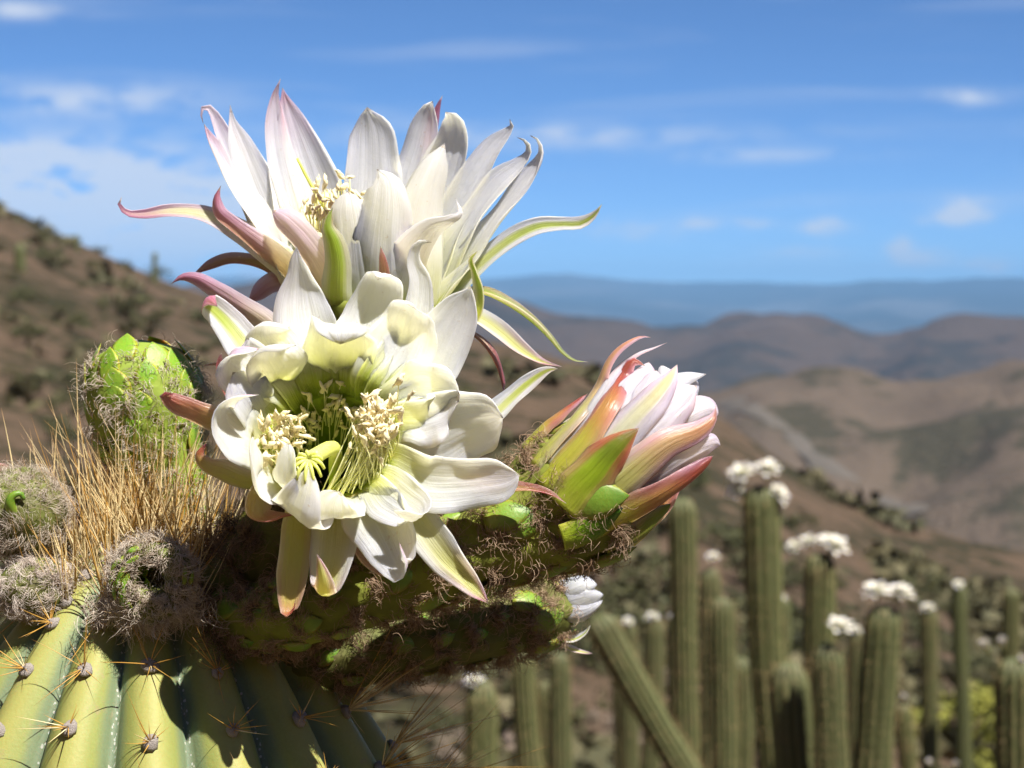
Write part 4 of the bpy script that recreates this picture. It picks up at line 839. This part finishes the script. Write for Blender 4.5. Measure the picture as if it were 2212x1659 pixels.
for k, th in enumerate(TH):
    a = (th + math.pi) % (2 * math.pi) - math.pi
    front = abs(a) < 1.75
    hh = [5, 16, 32, 52, 76, 102, 130] + [160, 244, 360, 476, 593, 710, 830]
    for i, h in enumerate(hh):
        h = h * (1 + rs.uniform(-.04, .04)) + (k % 2) * (8 if h > 140 else 3)
        if h > 140 and not front: continue
        p = col_pt(th, h, 4); n = col_n(th, h)
        if h > 140 or i % 2 == 0:
            s = (15 + rs.uniform(-2, 4)) * PX * (1 if h > 60 else .7); obj('areole', rs.choice(FELT), CB, frame_matrix(p, n, s, rs.uniform(0, 6)))
        tan = np.array((math.cos(th + VIEW), math.sin(th + VIEW), 0)); dn = unit(np.cross(n, tan)); dn = dn if dn[2] < 0 else -dn
        if h < 145:
            for q in range(rs.randint(12, 16)):
                d = unit(n * rs.uniform(.25, 1.0) + np.array((0, 0, 1.0)) * rs.uniform(.55, 1.5) + tan * rs.gauss(0, .55) + np.array((rs.gauss(0, .2), rs.gauss(0, .15), 0)))
                ln = rs.choice((60, 80, 110, 140, 160, 190, 220, 300)) * rs.uniform(.8, 1.15) * (1.0 if a < .9 else .8)
                spines.append((p + n * 4 * PX + tan * rs.gauss(0, 5) * PX, d, ln * PX, rs.uniform(1.3, 2.2) * PX, 0 if rs.random() < .78 else 1, abs(a)))
        else:
            side = abs(a) > .75 and a > 0
            for q in range(rs.randint(10, 14) + (14 if side else 0)):
                an = rs.uniform(0, 6.28); sp_ = rs.uniform(.35, 1.5)
                d = unit(n * rs.uniform(.35, 1.0) + (tan * math.cos(an) + dn * math.sin(an)) * sp_)
                ln = rs.choice((25, 35, 50, 65, 85, 105)) * rs.uniform(.8, 1.2)
                if side and q < 21: d = unit(n * 1.0 + tan * rs.gauss(.25, .25) + dn * rs.gauss(0, .35)); ln = rs.uniform(90, 250)
                if q < 2: ln *= 1.5
                spines.append((p + n * 5 * PX, d, ln * PX, rs.uniform(1.0, 1.6) * PX, 1 if rs.random() < (.8 if not side else .3) else 0, abs(a)))
for x, y, x2, y2 in ((172, 1100, 165, 772), (40, 1090, 12, 880), (112, 1090, 122, 905), (330, 1110, 322, 900), (255, 1120, 262, 880), (70, 1080, 58, 960), (215, 1110, 196, 830), (420, 1130, 470, 960)):      # the longest spines standing above the crown
    a_, b_ = np.array(pt(x, y, -470)), np.array(pt(x2, y2, -470)); spines.append((a_, unit(b_ - a_), float(np.linalg.norm(b_ - a_)), 2.6 * PX, 0, 0))
spines.sort(key=lambda s: -s[2] * (1.0 if s[5] < 1.6 else .2))
bag = {0: Bag(), 1: Bag()}
for i, (p, d, ln, rad, kd, _) in enumerate(spines):
    if i < 300:
        k = rad / (.02 * ln); obj('spine', SP[rs.randrange(4) * 2 + kd], CB, frame_matrix(p, d, (ln * k, ln * k, ln), rs.uniform(0, 6.28)))
    else:
        V, F, uv = spine_geo(ln, rad, rs.uniform(0, .15), 5, 4); m = np.array(frame_matrix(p, d, 1.0, rs.uniform(0, 6.28))); V = V @ m[:3, :3].T + m[:3, 3]; bag[kd].add(V, F, uv, rs.random())
for kd in (0, 1): tag(bag[kd].build('spines', (M_spine, M_spine_b)[kd], CB), kind='stuff')
# woolly down between the spines of the crown
roots = []
for _ in range(2600):
    th = rs.uniform(0, 6.28); h = rs.uniform(1, 105) ; roots.append((col_pt(th, h, 2), col_n(th, h)))
wool(CB, 'wool', roots, .007, H_grey, curl=.7)
roots = []
for _ in range(3600):      # wool where the tubes leave the crown, its shade put into a dark colour
    th = rs.uniform(.35, 1.9); h = rs.uniform(20, 240); roots.append((col_pt(th, h, 2), col_n(th, h)))
wool(CB, 'wool', roots, .011, H_dark, curl=.75)

M_lime = plain_mat('bud_body_lime', (.34, .46, .06), .6, .2, (.20, .26, .05), 60, .4, .002)
# ------------------------------------------------------------------ green hairy bud behind the spines
G1 = empty('cactus_bud', pt(392, 1200, -560), 'round lime green bud with brown wool and overlapping scales, behind the golden spines', 'bud')
floral_tube(G1, [(400, 1230, -560, 60), (385, 1130, -560, 68), (360, 1030, -560, 84), (330, 950, -560, 110), (314, 870, -560, 126), (306, 800, -560, 116), (303, 756, -560, 78), (302, 738, -560, 26), (302, 734, -560, 4)],
            M_lime, H_grey, 88, 84, 4600, lime=True, seed=4, hair_len=.0055, lumps=.05, end=.93, tube_name='bud_body')

# ------------------------------------------------------------------ young woolly buds on the crown
def ball(parent, c, r, mat, hair, n, ln, squash=(1, 1, 1), seed=0, name='bud_body', curl=.8, rad=.00006):
    rr = random.Random(seed); c = np.array(c); me = lump_mesh(name, mat, 18, 12, .10, seed, r * squash[0], r * squash[1], r * squash[2])
    b = obj(name, me, parent, Matrix.Translation(c)); roots = []
    for _ in range(n):
        v = unit(np.array([rr.gauss(0, 1) for _ in range(3)])); p = c + v * r * np.array(squash) * .95; roots.append((p, unit(v + np.array((0, 0, -.25)))))
    wool(b, 'wool', roots, ln, hair, curl=curl, rad=rad); return b
M_dkgreen = plain_mat('bud_body_green', (.20, .25, .05), .6, .2, (.10, .08, .04), 80, .4, .002)
def scatter_scales(body, c, r, n, ln, seed, lime=False, zmin=-.3):
    rr = random.Random(seed); k = 0
    while k < n:
        v = unit(np.array([rr.gauss(0, 1) for _ in range(3)]))
        if v[1] > .35 or v[2] < zmin: continue
        t = unit(np.cross(v, np.cross((0, 0, 1), v) + .01)); t = t if t[2] > 0 else -t
        obj('scale', SCALE_L if lime else SCALE, body, frame_matrix(np.array(c) + v * r * .95 - t * ln * .3, unit(t + v * .35), (ln, ln * .7, ln), xhint=v)); k += 1
G2 = empty('woolly_bud', pt(52, 1190, -330), 'big grey woolly bud with yellow green scale tips, upper one at the cactus edge', 'bud')
c = pt(46, 1106, -330); b = ball(G2, c, 92 * PX, M_dkgreen, H_grey, 4200, .0065, (1.05, .9, .95), 3); scatter_scales(b, c, 86 * PX, 6, 24 * PX, 5)
V, F, uv = tube_geo(catmull(np.array([[*pt(*q)] for q in ((34, 1110, -250), (22, 1092, -228), (26, 1072, -222), (44, 1066, -226), (52, 1080, -230))]), 14), np.linspace(15, 4, 14) * PX, 8); local_obj('scale', V, F, M_scale, b, uvs=uv)
petal(G2, 'outer_tepal', [(-60, 1040, -380, 20), (-30, 1020, -380, 18), (2, 1010, -380, 13), (20, 1006, -380, 4)], 'RD', (0, .8, -.5), cup=.6, seg=14, across=7)
G3 = empty('woolly_bud', pt(72, 1330, -300), 'small round pinkish grey woolly bud on the lit rib, below the bigger woolly bud', 'bud')
ball(G3, pt(70, 1268, -290), 68 * PX, M_dkgreen, H_pale, 4800, .006, (1.15, .9, .86), 8, curl=1.0)
# ring-shaped bud: a curled young tube, hollow towards the viewer
G4 = empty('woolly_bud', pt(340, 1330, -190), 'hollow brown woolly bud curled into a ring with green scales, above the furrowed ribs', 'bud')
def ring_bud():
    cx, cy, cz = 328, 1250, -150; roots = []; rr = random.Random(6)
    ns, nt_ = 40, 16; V, F = [], []
    for i in range(ns):
        a = 2 * math.pi * i / ns
        for j in range(nt_):
            q = 2 * math.pi * j / nt_; tr = 32 + 5 * math.sin(3 * a) - 6 * math.sin(a)
            rr_ = 58 + tr * math.cos(q); z = 30 * math.sin(q) * 1.5
            p = np.array(pt(cx + rr_ * math.cos(a) * 1.0, cy - rr_ * math.sin(a) * 1.0, cz + z)); V.append(p)
    for i in range(ns):
        for j in range(nt_): F.append((i*nt_+j, i*nt_+(j+1) % nt_, ((i+1) % ns)*nt_+(j+1) % nt_, ((i+1) % ns)*nt_+j))
    b = local_obj('bud_body', np.array(V), F, M_dkgreen, G4)
    for _ in range(3400):
        a = rr.uniform(0, 6.28); q = rr.uniform(-.6, 2.2); tr = 33; r_ = 58 + tr * math.cos(q)
        p = np.array(pt(cx + r_ * math.cos(a), cy - r_ * math.sin(a), cz + 45 * math.sin(q))); o = np.array(cdir((math.cos(a) * math.cos(q), math.sin(a) * math.cos(q), math.sin(q) * .6)))
        if rr.random() < .35 and math.sin(a) > -.2 and q > .6: continue
        roots.append((p, unit(o + np.array((0, 0, -.35)) + np.array(cdir((math.cos(a), math.sin(a), 0))) * .3)))
    wool(b, 'wool', roots, .0048, H_grey, curl=.7, droop=.05)
    for k in range(20):
        a = rr.uniform(-.4, 4.2); q = rr.uniform(.7, 1.8); r_ = 58 + 34 * math.cos(q)
        p = np.array(pt(cx + r_ * math.cos(a), cy - r_ * math.sin(a), cz + 48 * math.sin(q))); n = np.array(cdir((math.cos(a) * math.cos(q), math.sin(a) * math.cos(q), math.sin(q)))); t = np.array(cdir((-math.sin(a), math.cos(a), 0)))
        ln = rr.uniform(24, 36) * PX; obj('scale', SCALE, b, frame_matrix(p, unit(t + n * .2), (ln, ln * .6, ln), xhint=n))
    c2 = pt(342, 1260, -200); pl = ball(G4, c2, 46 * PX, M_dkgreen, H_dark, 700, .006, (.8, .6, 1), 12, name='bud_tip'); scatter_scales(pl, c2, 44 * PX, 6, 34 * PX, 9, True)
    # tufts hanging under the bud
    roots = [(np.array(pt(rr.gauss(318, 46), 1308 + rr.gauss(0, 16), -180 + rr.uniform(-20, 40))), unit(np.array((rr.gauss(0, .4), -.5, -1.0)))) for _ in range(2600)]
    wool(G4, 'wool', roots, .0085, H_grey, curl=.55, droop=.08)
ring_bud()

# ------------------------------------------------------------------ cacti on the slope behind
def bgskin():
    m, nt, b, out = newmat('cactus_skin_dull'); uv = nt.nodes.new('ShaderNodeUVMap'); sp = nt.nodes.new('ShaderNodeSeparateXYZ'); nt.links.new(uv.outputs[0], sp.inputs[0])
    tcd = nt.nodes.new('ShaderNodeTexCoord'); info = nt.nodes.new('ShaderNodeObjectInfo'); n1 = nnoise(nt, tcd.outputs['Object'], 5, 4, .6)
    c = ramp(nt, sp.outputs[0], [(0, (.02, .027, .011)), (.45, (.072, .086, .029)), (1, (.165, .172, .062))])  # furrows darkened in the colour to deepen the shade between ribs
    c = mixc(nt, nmath(nt, 'MULTIPLY', ramp(nt, n1, [(.5, (0, 0, 0)), (.72, (1, 1, 1))]), .55), c, (.17, .125, .065))
    c = mixc(nt, nmath(nt, 'MULTIPLY', info.outputs['Random'], .55), c, (.085, .095, .04))
    nt.links.new(c, b.inputs['Base Color']); b.inputs['Roughness'].default_value = .6; return m
M_bg = bgskin()
M_bgfl = petal_mat('far_flower_white', [(0, (.70, .72, .32)), (.4, (.86, .85, .70)), (1, (.88, .86, .84))], [(0, (.70, .72, .32)), (.4, (.86, .85, .70)), (1, (.86, .80, .82))], sss=.002)
M_bgsp = plain_mat('far_spine_tan', (.42, .30, .16), .6, .2, (.30, .18, .08), 30)
def far_flower_mesh(seed, opened):
    rr = random.Random(seed); bag = Bag()
    for k in range(26):
        a = k * 2.4; el = (.25 + .9 * (k / 26)) if opened else (1.0 + .4 * k / 26); ln = rr.uniform(.85, 1.1)
        d = np.array((math.cos(a) * math.cos(el), math.sin(a) * math.cos(el), math.sin(el)))
        s = unit(np.cross(d, (0, 0, 1))); up = np.cross(s, d); V, uv = [], []
        for i, t in enumerate((0, .3, .6, .85, 1)):
            w_ = (.10, .19, .20, .13, .01)[i]; c0 = d * t * ln + up * .12 * math.sin(t * 2.5) - np.array((0, 0, .18 * t * t if opened else 0))
            for u in (-1, 0, 1): V.append(c0 + s * w_ * u + up * (.05 * abs(u))); uv.append((.5 + .5 * u, t))
        F = [(i*3+j, i*3+j+1, i*3+j+4, i*3+j+3) for i in range(4) for j in (0, 1)]; bag.add(np.array(V), F, np.array(uv))
    me = mesh('petals', np.concatenate(bag.v), bag.f, M_bgfl, uvs=np.concatenate(bag.uv)); return me
FFL = [far_flower_mesh(s, s != 3) for s in range(4)]
def tube_me():
    C = np.array([(0, 0, -1.0), (0, 0, -.6), (0, 0, -.2), (0, 0, .05)]); V, F, uv = tube_geo(C, np.array((.2, .22, .28, .33)), 10, hint=(1, 0, 0)); return mesh('flower_tube', V, F, M_tube_d)
FTU = tube_me()
def slope_dist(x, y):
    """distance at which the picture point lies on the near slope"""
    a, e = azel(x, y); i = int(np.argmin(np.abs(AZ - a))); rs_ = np.linspace(9, float(rA(a)), 300); Z = smooth_interp(rs_, i); k = int(np.argmin(np.abs((Z - CAMZ) / rs_ - e))); return rs_[k] * math.cos(R(a))
def ground_z(x, y): return height(x, y)
def far_cactus(label, top, bot, width, dist, flowers=(), group=None, name='cactus', ribs=13, brown=False, closed=False):
    """top / bottom of the stem in the picture, width there, distance in metres; flowers: (x, y, size)"""
    T_ = np.array(far(top[0], top[1], dist)); B_ = np.array(far(bot[0], bot[1], dist)); d = unit(B_ - T_); r = width / 2 / K * dist
    gz = ground_z(B_[0], B_[1]); L = (T_[2] - gz) / max(-d[2], .2) + .15; base = T_ + d * (L - .15)
    e = empty(name, base, label, 'cactus', group); rr = random.Random(int(top[0] * 7 + top[1]))
    ns = ribs * 6 if width > 20 else ribs * 3; V, F, uv = [], [], []; hs = [0, .04, .1, .2, .35, .6, 1.0] ; prof = [(r * s * 1.2, math.sqrt(max(1 - (1 - s) ** 2, 0))) for s in hs]
    n2 = 16; rows = [(h, f) for h, f in prof] + [(r * 1.2 + (L - r * 1.2) * (i + 1) / n2, 1.0) for i in range(n2)]
    s_ = unit(np.cross(d, (0, 1, 0))); f_ = np.cross(d, s_); ph = rr.uniform(0, 6); bend = rr.gauss(0, .035) if width > 20 else 0; wob = rr.uniform(.03, .09)
    for h, f in rows:
        w_ = 1 + wob * math.sin(h * 9 / max(L, .1) + ph) + (.03 * math.sin(h * 19 + ph)) - .12 * max(0, .25 - h) ; c = T_ + d * h + s_ * (.08 * r * math.sin(h * 5 + ph) + bend * h * h - .04 * r * math.sin(ph))
        for j in range(ns):
            a = 2 * math.pi * j / ns; q = abs(math.cos(ribs * a / 2)); V.append(c + (s_ * math.cos(a) + f_ * math.sin(a)) * r * f * w_ * (1 - .22 * (1 - q))); uv.append((q, h))
    n = len(rows)
    for i in range(n - 1):
        for j in range(ns): F.append((i*ns+j, i*ns+(j+1) % ns, (i+1)*ns+(j+1) % ns, (i+1)*ns+j))
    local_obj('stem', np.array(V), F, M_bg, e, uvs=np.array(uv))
    if width > 34:      # spines on the rib crests, too small to pick apart
        bag = Bag()
        for k in range(ribs):
            a = 2 * math.pi * k / ribs; o = s_ * math.cos(a) + f_ * math.sin(a); t = np.cross(o, d)
            for h in np.arange(.02, min(L, 2.2), .035):
                p = T_ + d * h + s_ * bend * h * h + o * r * (1 if h > r else math.sqrt(max(1 - (1 - h / r / 1.2) ** 2, 0)))
                for q in range(4):
                    v = unit(o * rr.uniform(.4, 1) + t * rr.gauss(0, .6) + d * rr.gauss(0, .6)); ln = rr.uniform(.012, .03) * (1.6 if h < .12 else 1); w2_ = unit(np.cross(v, (0, 0, 1))) * .0012
                    bag.add(np.array((p - w2_, p + w2_, p + v * ln)), [(0, 1, 2)])
        tag(bag.build('spines', M_bgsp, e, smooth=False), kind='stuff')
    for i, (x, y, s) in enumerate(flowers):
        x += (top[0] - x) * .06; y += 8 + (top[1] - y) * .16; s *= .98
        p = np.array(far(x, y, dist - r * .3)); sz = s / 2 / K * dist; dirv = unit(unit(p - (T_ + d * r * 1.2)) + np.array((0, -.25, .35)))
        fo = obj('flower', FTU, e, frame_matrix(Vector(p - dirv * sz * .2), dirv, sz * .5, rr.uniform(0, 6)))
        tag(obj('petals', FFL[3] if closed else FFL[rr.randrange(3)], fo, frame_matrix(Vector(p - dirv * sz * .25), dirv, sz * 1.12, rr.uniform(0, 6))), kind='stuff')
    return e
far_cactus('straight green cactus column rising right behind the pink bud', (1470, 1075), (1502, 1659), 62, 8.6)
far_cactus('tallest cactus behind, with four white flowers crowning its top', (1642, 1046), (1652, 1659), 78, 7.6, [(1600, 1010, 74), (1658, 1000, 72), (1588, 1052, 58), (1684, 1062, 62)])
far_cactus('cactus with a wide white cluster of three blooms, second below the tallest crown', (1770, 1192), (1776, 1659), 72, 8.4, [(1714, 1168, 46), (1745, 1156, 48), (1802, 1168, 84)])
far_cactus('cactus with a single white flower beside its rounded top', (1788, 1390), (1790, 1659), 74, 7.0, [(1816, 1338, 72)])
far_cactus('squat dome-topped cactus in front of the taller stems', (1704, 1428), (1712, 1659), 92, 7.2)
far_cactus('thick cactus capped by a pair of white flowers', (1908, 1304), (1898, 1659), 86, 7.2, [(1892, 1264, 72), (1946, 1268, 72)])
far_cactus('leaning pale green cactus stem slanting down to the right', (1284, 1330), (1478, 1659), 72, 7.4)
far_cactus('slim upright cactus under the small opening white flower', (1210, 1410), (1208, 1659), 50, 9.5)
far_cactus('pale cactus with one white bloom on its tip, beyond the spines', (1040, 1470), (1036, 1659), 72, 7.8, [(1022, 1462, 50)])
far_cactus('short cactus stub between the pale cactus and the slim one', (1128, 1400), (1140, 1659), 56, 9.0)
far_cactus('shaded cactus just left of the tallest one', (1560, 1290), (1566, 1659), 60, 8.2)
far_cactus('cactus with a small white bud-like bloom, half hidden behind the lit column', (1534, 1226), (1540, 1659), 52, 10.5, [(1540, 1190, 36)])
far_cactus('brownish cactus at the right picture edge with creamy buds', (2190, 1420), (2196, 1659), 92, 6.8, [(2128, 1388, 54), (2166, 1382, 50), (2206, 1430, 52)], closed=True)
far_cactus('low cactus tip with two creamy buds at the bottom edge', (2034, 1672), (2036, 1720), 70, 6.6, [(2010, 1642, 40), (2062, 1648, 42)], closed=True)
far_cactus('small cactus with a lone bud on its side by the yellow-green bush', (1950, 1520), (1960, 1659), 40, 9.5, [(1953, 1504, 36)], closed=True)
rb = random.Random(5)
for i, (x, y, wd, ds, fl) in enumerate(((1340, 1380, 40, 12.5, 30), (1455, 1330, 36, 13, 24), (1690, 1290, 34, 13, 26), (1850, 1360, 40, 12, 30), (2072, 1262, 34, 15, 30), (2006, 1312, 38, 13.5, 34), (2186, 1270, 40, 13, 0), (1358, 1342, 40, 12, 30), (1412, 1332, 44, 11.5, 34), (1180, 1470, 46, 11, 0), (1600, 1420, 50, 10.5, 0))):
    far_cactus('small far cactus among the crowd on the slope behind the taller columns', (x, y), (x + rb.uniform(-8, 8), y + 300), wd, ds, [(x - 2, y - 8, fl)] if fl else [], group='small cacti crowding the slope')
far_cactus('yellowish cactus on the hillside beside a round bush, top left', (44, 525), (44, 590), 24, slope_dist(44, 592))
far_cactus('branching cactus stem against the sky on the ridge', (335, 545), (333, 610), 12, slope_dist(335, 606))
far_cactus('tiny cactus on the skyline high on the hillside', (166, 508), (166, 545), 9, slope_dist(166, 540))

# ------------------------------------------------------------------ shrubs
def leaf_mat(name, a, b_):
    m, nt, b, out = newmat(name); at = nt.nodes.new('ShaderNodeAttribute'); at.attribute_name = 'tint'; info = nt.nodes.new('ShaderNodeObjectInfo')
    c = ramp(nt, at.outputs['Fac'], [(0, a), (1, b_)], 'LINEAR'); c = mixc(nt, nmath(nt, 'MULTIPLY', info.outputs['Random'], .4), c, (.13, .12, .05)); nt.links.new(c, b.inputs['Base Color']); b.inputs['Roughness'].default_value = .8; return m
M_sh = leaf_mat('shrub_leaf_dark', (.026, .032, .010), (.085, .09, .03)); M_sy = leaf_mat('shrub_leaf_yellow_green', (.14, .16, .015), (.32, .32, .03)); M_dry = leaf_mat('shrub_twig_dry', (.20, .14, .11), (.42, .33, .29)); M_tw = plain_mat('shrub_stem', (.14, .10, .07), .8, .1)
def shrub_mesh(seed, mat, n=420, flat=.62, leaf=.10, up=0.0):
    rr = random.Random(seed); V, F, t = [], [], []
    cl = [(rr.gauss(0, .42), rr.gauss(0, .42), rr.uniform(.15, 1) * flat, rr.uniform(.2, .42)) for _ in range(9)]
    for k in range(n):
        c = rr.choice(cl); v = unit(np.array([rr.gauss(0, 1) for _ in range(3)])); p = np.array(c[:3]) + v * c[3] * rr.random() ** .4 * np.array((1, 1, .75)); p[2] = max(p[2], .02)
        d = unit(np.array([rr.gauss(0, 1), rr.gauss(0, 1), rr.gauss(0, 1) + up])); s = unit(np.cross(d, v + .01)); ln = leaf * rr.uniform(.6, 1.4); b = len(V)
        V += [p - s * ln * .35, p + d * ln, p + s * ln * .35, p - d * ln * .5]; F.append((b, b+1, b+2, b+3)); t += [rr.random()] * 4
    return mesh('foliage', V, F, mat, smooth=False, attr=t)
SHR = [shrub_mesh(s, M_sh) for s in range(6)]
def stem_me():
    bag = Bag(); rr = random.Random(2)
    for k in range(5):
        a = k * 1.256; V, F, uv = tube_geo(np.array([(0, 0, -.1), (.1 * math.cos(a), .1 * math.sin(a), .2), (.32 * math.cos(a), .32 * math.sin(a), .5)]), np.array((.035, .025, .01)), 5); bag.add(V, F)
    return mesh('stems', np.concatenate(bag.v), bag.f, M_tw)
STM = stem_me()
def shrub(x, y, dist, wpx, label, group=None, me=None, sc=(1, 1, 1), stems=True):
    p = np.array(far(x, y, dist)); z = ground_z(p[0], p[1]); s = wpx / 2 / K * dist; rr = random.Random(int(x * 3 + y))
    e = bpy.data.objects.new('shrub', None); link(e, None, Matrix.Translation((p[0], p[1], z)) @ Matrix.Rotation(rr.uniform(0, 6), 4, 'Z') @ Matrix.Diagonal((s * sc[0], s * sc[1], s * sc[2] * rr.uniform(.8, 1.2), 1))); tag(e, label, 'shrub', group)
    obj('foliage', me or SHR[rr.randrange(6)], e, WM[e.name]); 
    if stems: obj('stems', STM, e, WM[e.name])
    return e
big = [(105, 555, 110), (270, 660, 150), (330, 690, 120), (340, 586, 70), (50, 820, 130), (190, 745, 70), (60, 730, 120), (150, 700, 90), (400, 740, 110), (30, 680, 80), (100, 500, 60), (215, 540, 50), (20, 600, 60), (430, 680, 90), (120, 930, 100), (60, 640, 80), (240, 600, 60)]
for i, (x, y, wd) in enumerate(big):
    shrub(x, y + wd * .2, slope_dist(x, y + wd * .2), wd, ['large dark green bush near the top of the hillside, left edge', 'broad dark bush in the middle of the left hillside'][i] if i < 2 else 'dark green bush scattered on the left hillside', None if i < 2 else 'bushes on the left hillside')
rb = random.Random(9); cnt = 0
for k in range(400):
    x = rb.uniform(-40, 2260); y = rb.uniform(480, 1500)
    a, e = azel(x, y)
    if e > RA(a) - (.014 if x < 700 else .034): continue
    ds = slope_dist(x, y)
    if ds < 13: continue
    left = x < 700; wd = rb.uniform(.5, 1.5) * K / ds * (.9 if not left else .7)
    if left and rb.random() < .45: continue
    shrub(x, y, ds, wd, 'small dark green bush scattered on the left hillside' if left else 'small olive bush on the slope behind the cacti', 'small bushes on the left hillside' if left else 'small bushes on the slope behind the cacti', stems=False); cnt += 1
    if cnt > 210: break
def scrub():
    """low tufts and twigs nobody could count"""
    rr = np.random.RandomState(4); V, F, t = [], [], []; n = 0
    for k in range(6500):
        a = rr.uniform(-20, 20) if k < 4600 else rr.uniform(20, 60) * rr.choice((-1, 1))
        if a < -1 and rr.uniform() < .84: continue
        ra = float(rA(a)); r = 11 + (ra * .93 - 11) * rr.uniform(0, 1) ** .7; x, y = r * math.sin(R(a)), r * math.cos(R(a))
        if fbm(np.array([x / 5]), np.array([y / 5]), 77, 3)[0] < -.05: continue
        z = height(x, y); s = rr.uniform(.10, .30) * (1 + r / 60); tint = rr.random_sample()
        for q in range(9):
            c = np.array((x, y, z)) + np.clip(rr.normal(0, 1, 3), -1.4, 1.4) * s * (.45, .45, .2) + (0, 0, s * .35); d = rr.normal(0, 1, 3); d /= np.linalg.norm(d); e = np.cross(d, rr.normal(0, 1, 3)); e /= np.linalg.norm(e)
            V += [c - d * s * .4, c + e * s * .28, c + d * s * .45, c - e * s * .28]; F.append((n, n+1, n+2, n+3)); n += 4; t += [min(max(tint + rr.normal(0, .15), 0), 1)] * 4
    M = leaf_mat('scrub_tuft', (.026, .03, .012), (.12, .10, .05)); o = local_obj('scrub', np.array(V), F, M, None, attr=t, smooth=False); tag(o, 'low dry scrub and tufts covering the slopes', 'scrub', kind='stuff')
scrub()
Y1 = shrub_mesh(41, M_sy, 1500, 1.0, .07, .8); D1 = shrub_mesh(42, M_dry, 900, .9, .09, .5)
for i, (x, y, wd) in enumerate(((1550, 1560, 230), (1620, 1640, 240), (1450, 1600, 200), (1690, 1560, 190), (1090, 1560, 190), (1180, 1620, 200), (1840, 1560, 200), (1760, 1640, 220), (1370, 1540, 160), (2150, 1540, 190), (1960, 1460, 150), (1500, 1450, 160), (1000, 1620, 170), (1590, 1450, 150))):  # extra bushes that stand in for the black shade between stems
    shrub(x, y, slope_dist(x, y), wd, 'dense dark bush added to stand for shade between the cactus stems', 'dark bushes added as shade between the cactus stems', sc=(1, 1, 1.5))
shrub(2070, 1648, slope_dist(2070, 1640), 400, 'bright yellow-green feathery bush at the lower right', me=Y1, sc=(1, 1, .8))
shrub(2050, 1520, slope_dist(2050, 1520), 150, 'dry pinkish grey twiggy shrub above the yellow-green bush', me=D1, sc=(1, 1, .8))
shrub(1330, 1640, slope_dist(1330, 1640), 190, 'dry pinkish brown shrub at the foot of the leaning cactus', me=D1)
shrub(1130, 1690, slope_dist(1130, 1652), 160, 'dull dry shrub below the slim upright cactus', me=shrub_mesh(43, M_dry, 700, .8, .1))
shrub(960, 1660, slope_dist(960, 1652), 150, 'brown dry shrub beyond the long side spines', me=D1)
shrub(1420, 1480, slope_dist(1420, 1480), 130, 'grey dry shrub between the leaning and the straight cactus', me=D1)
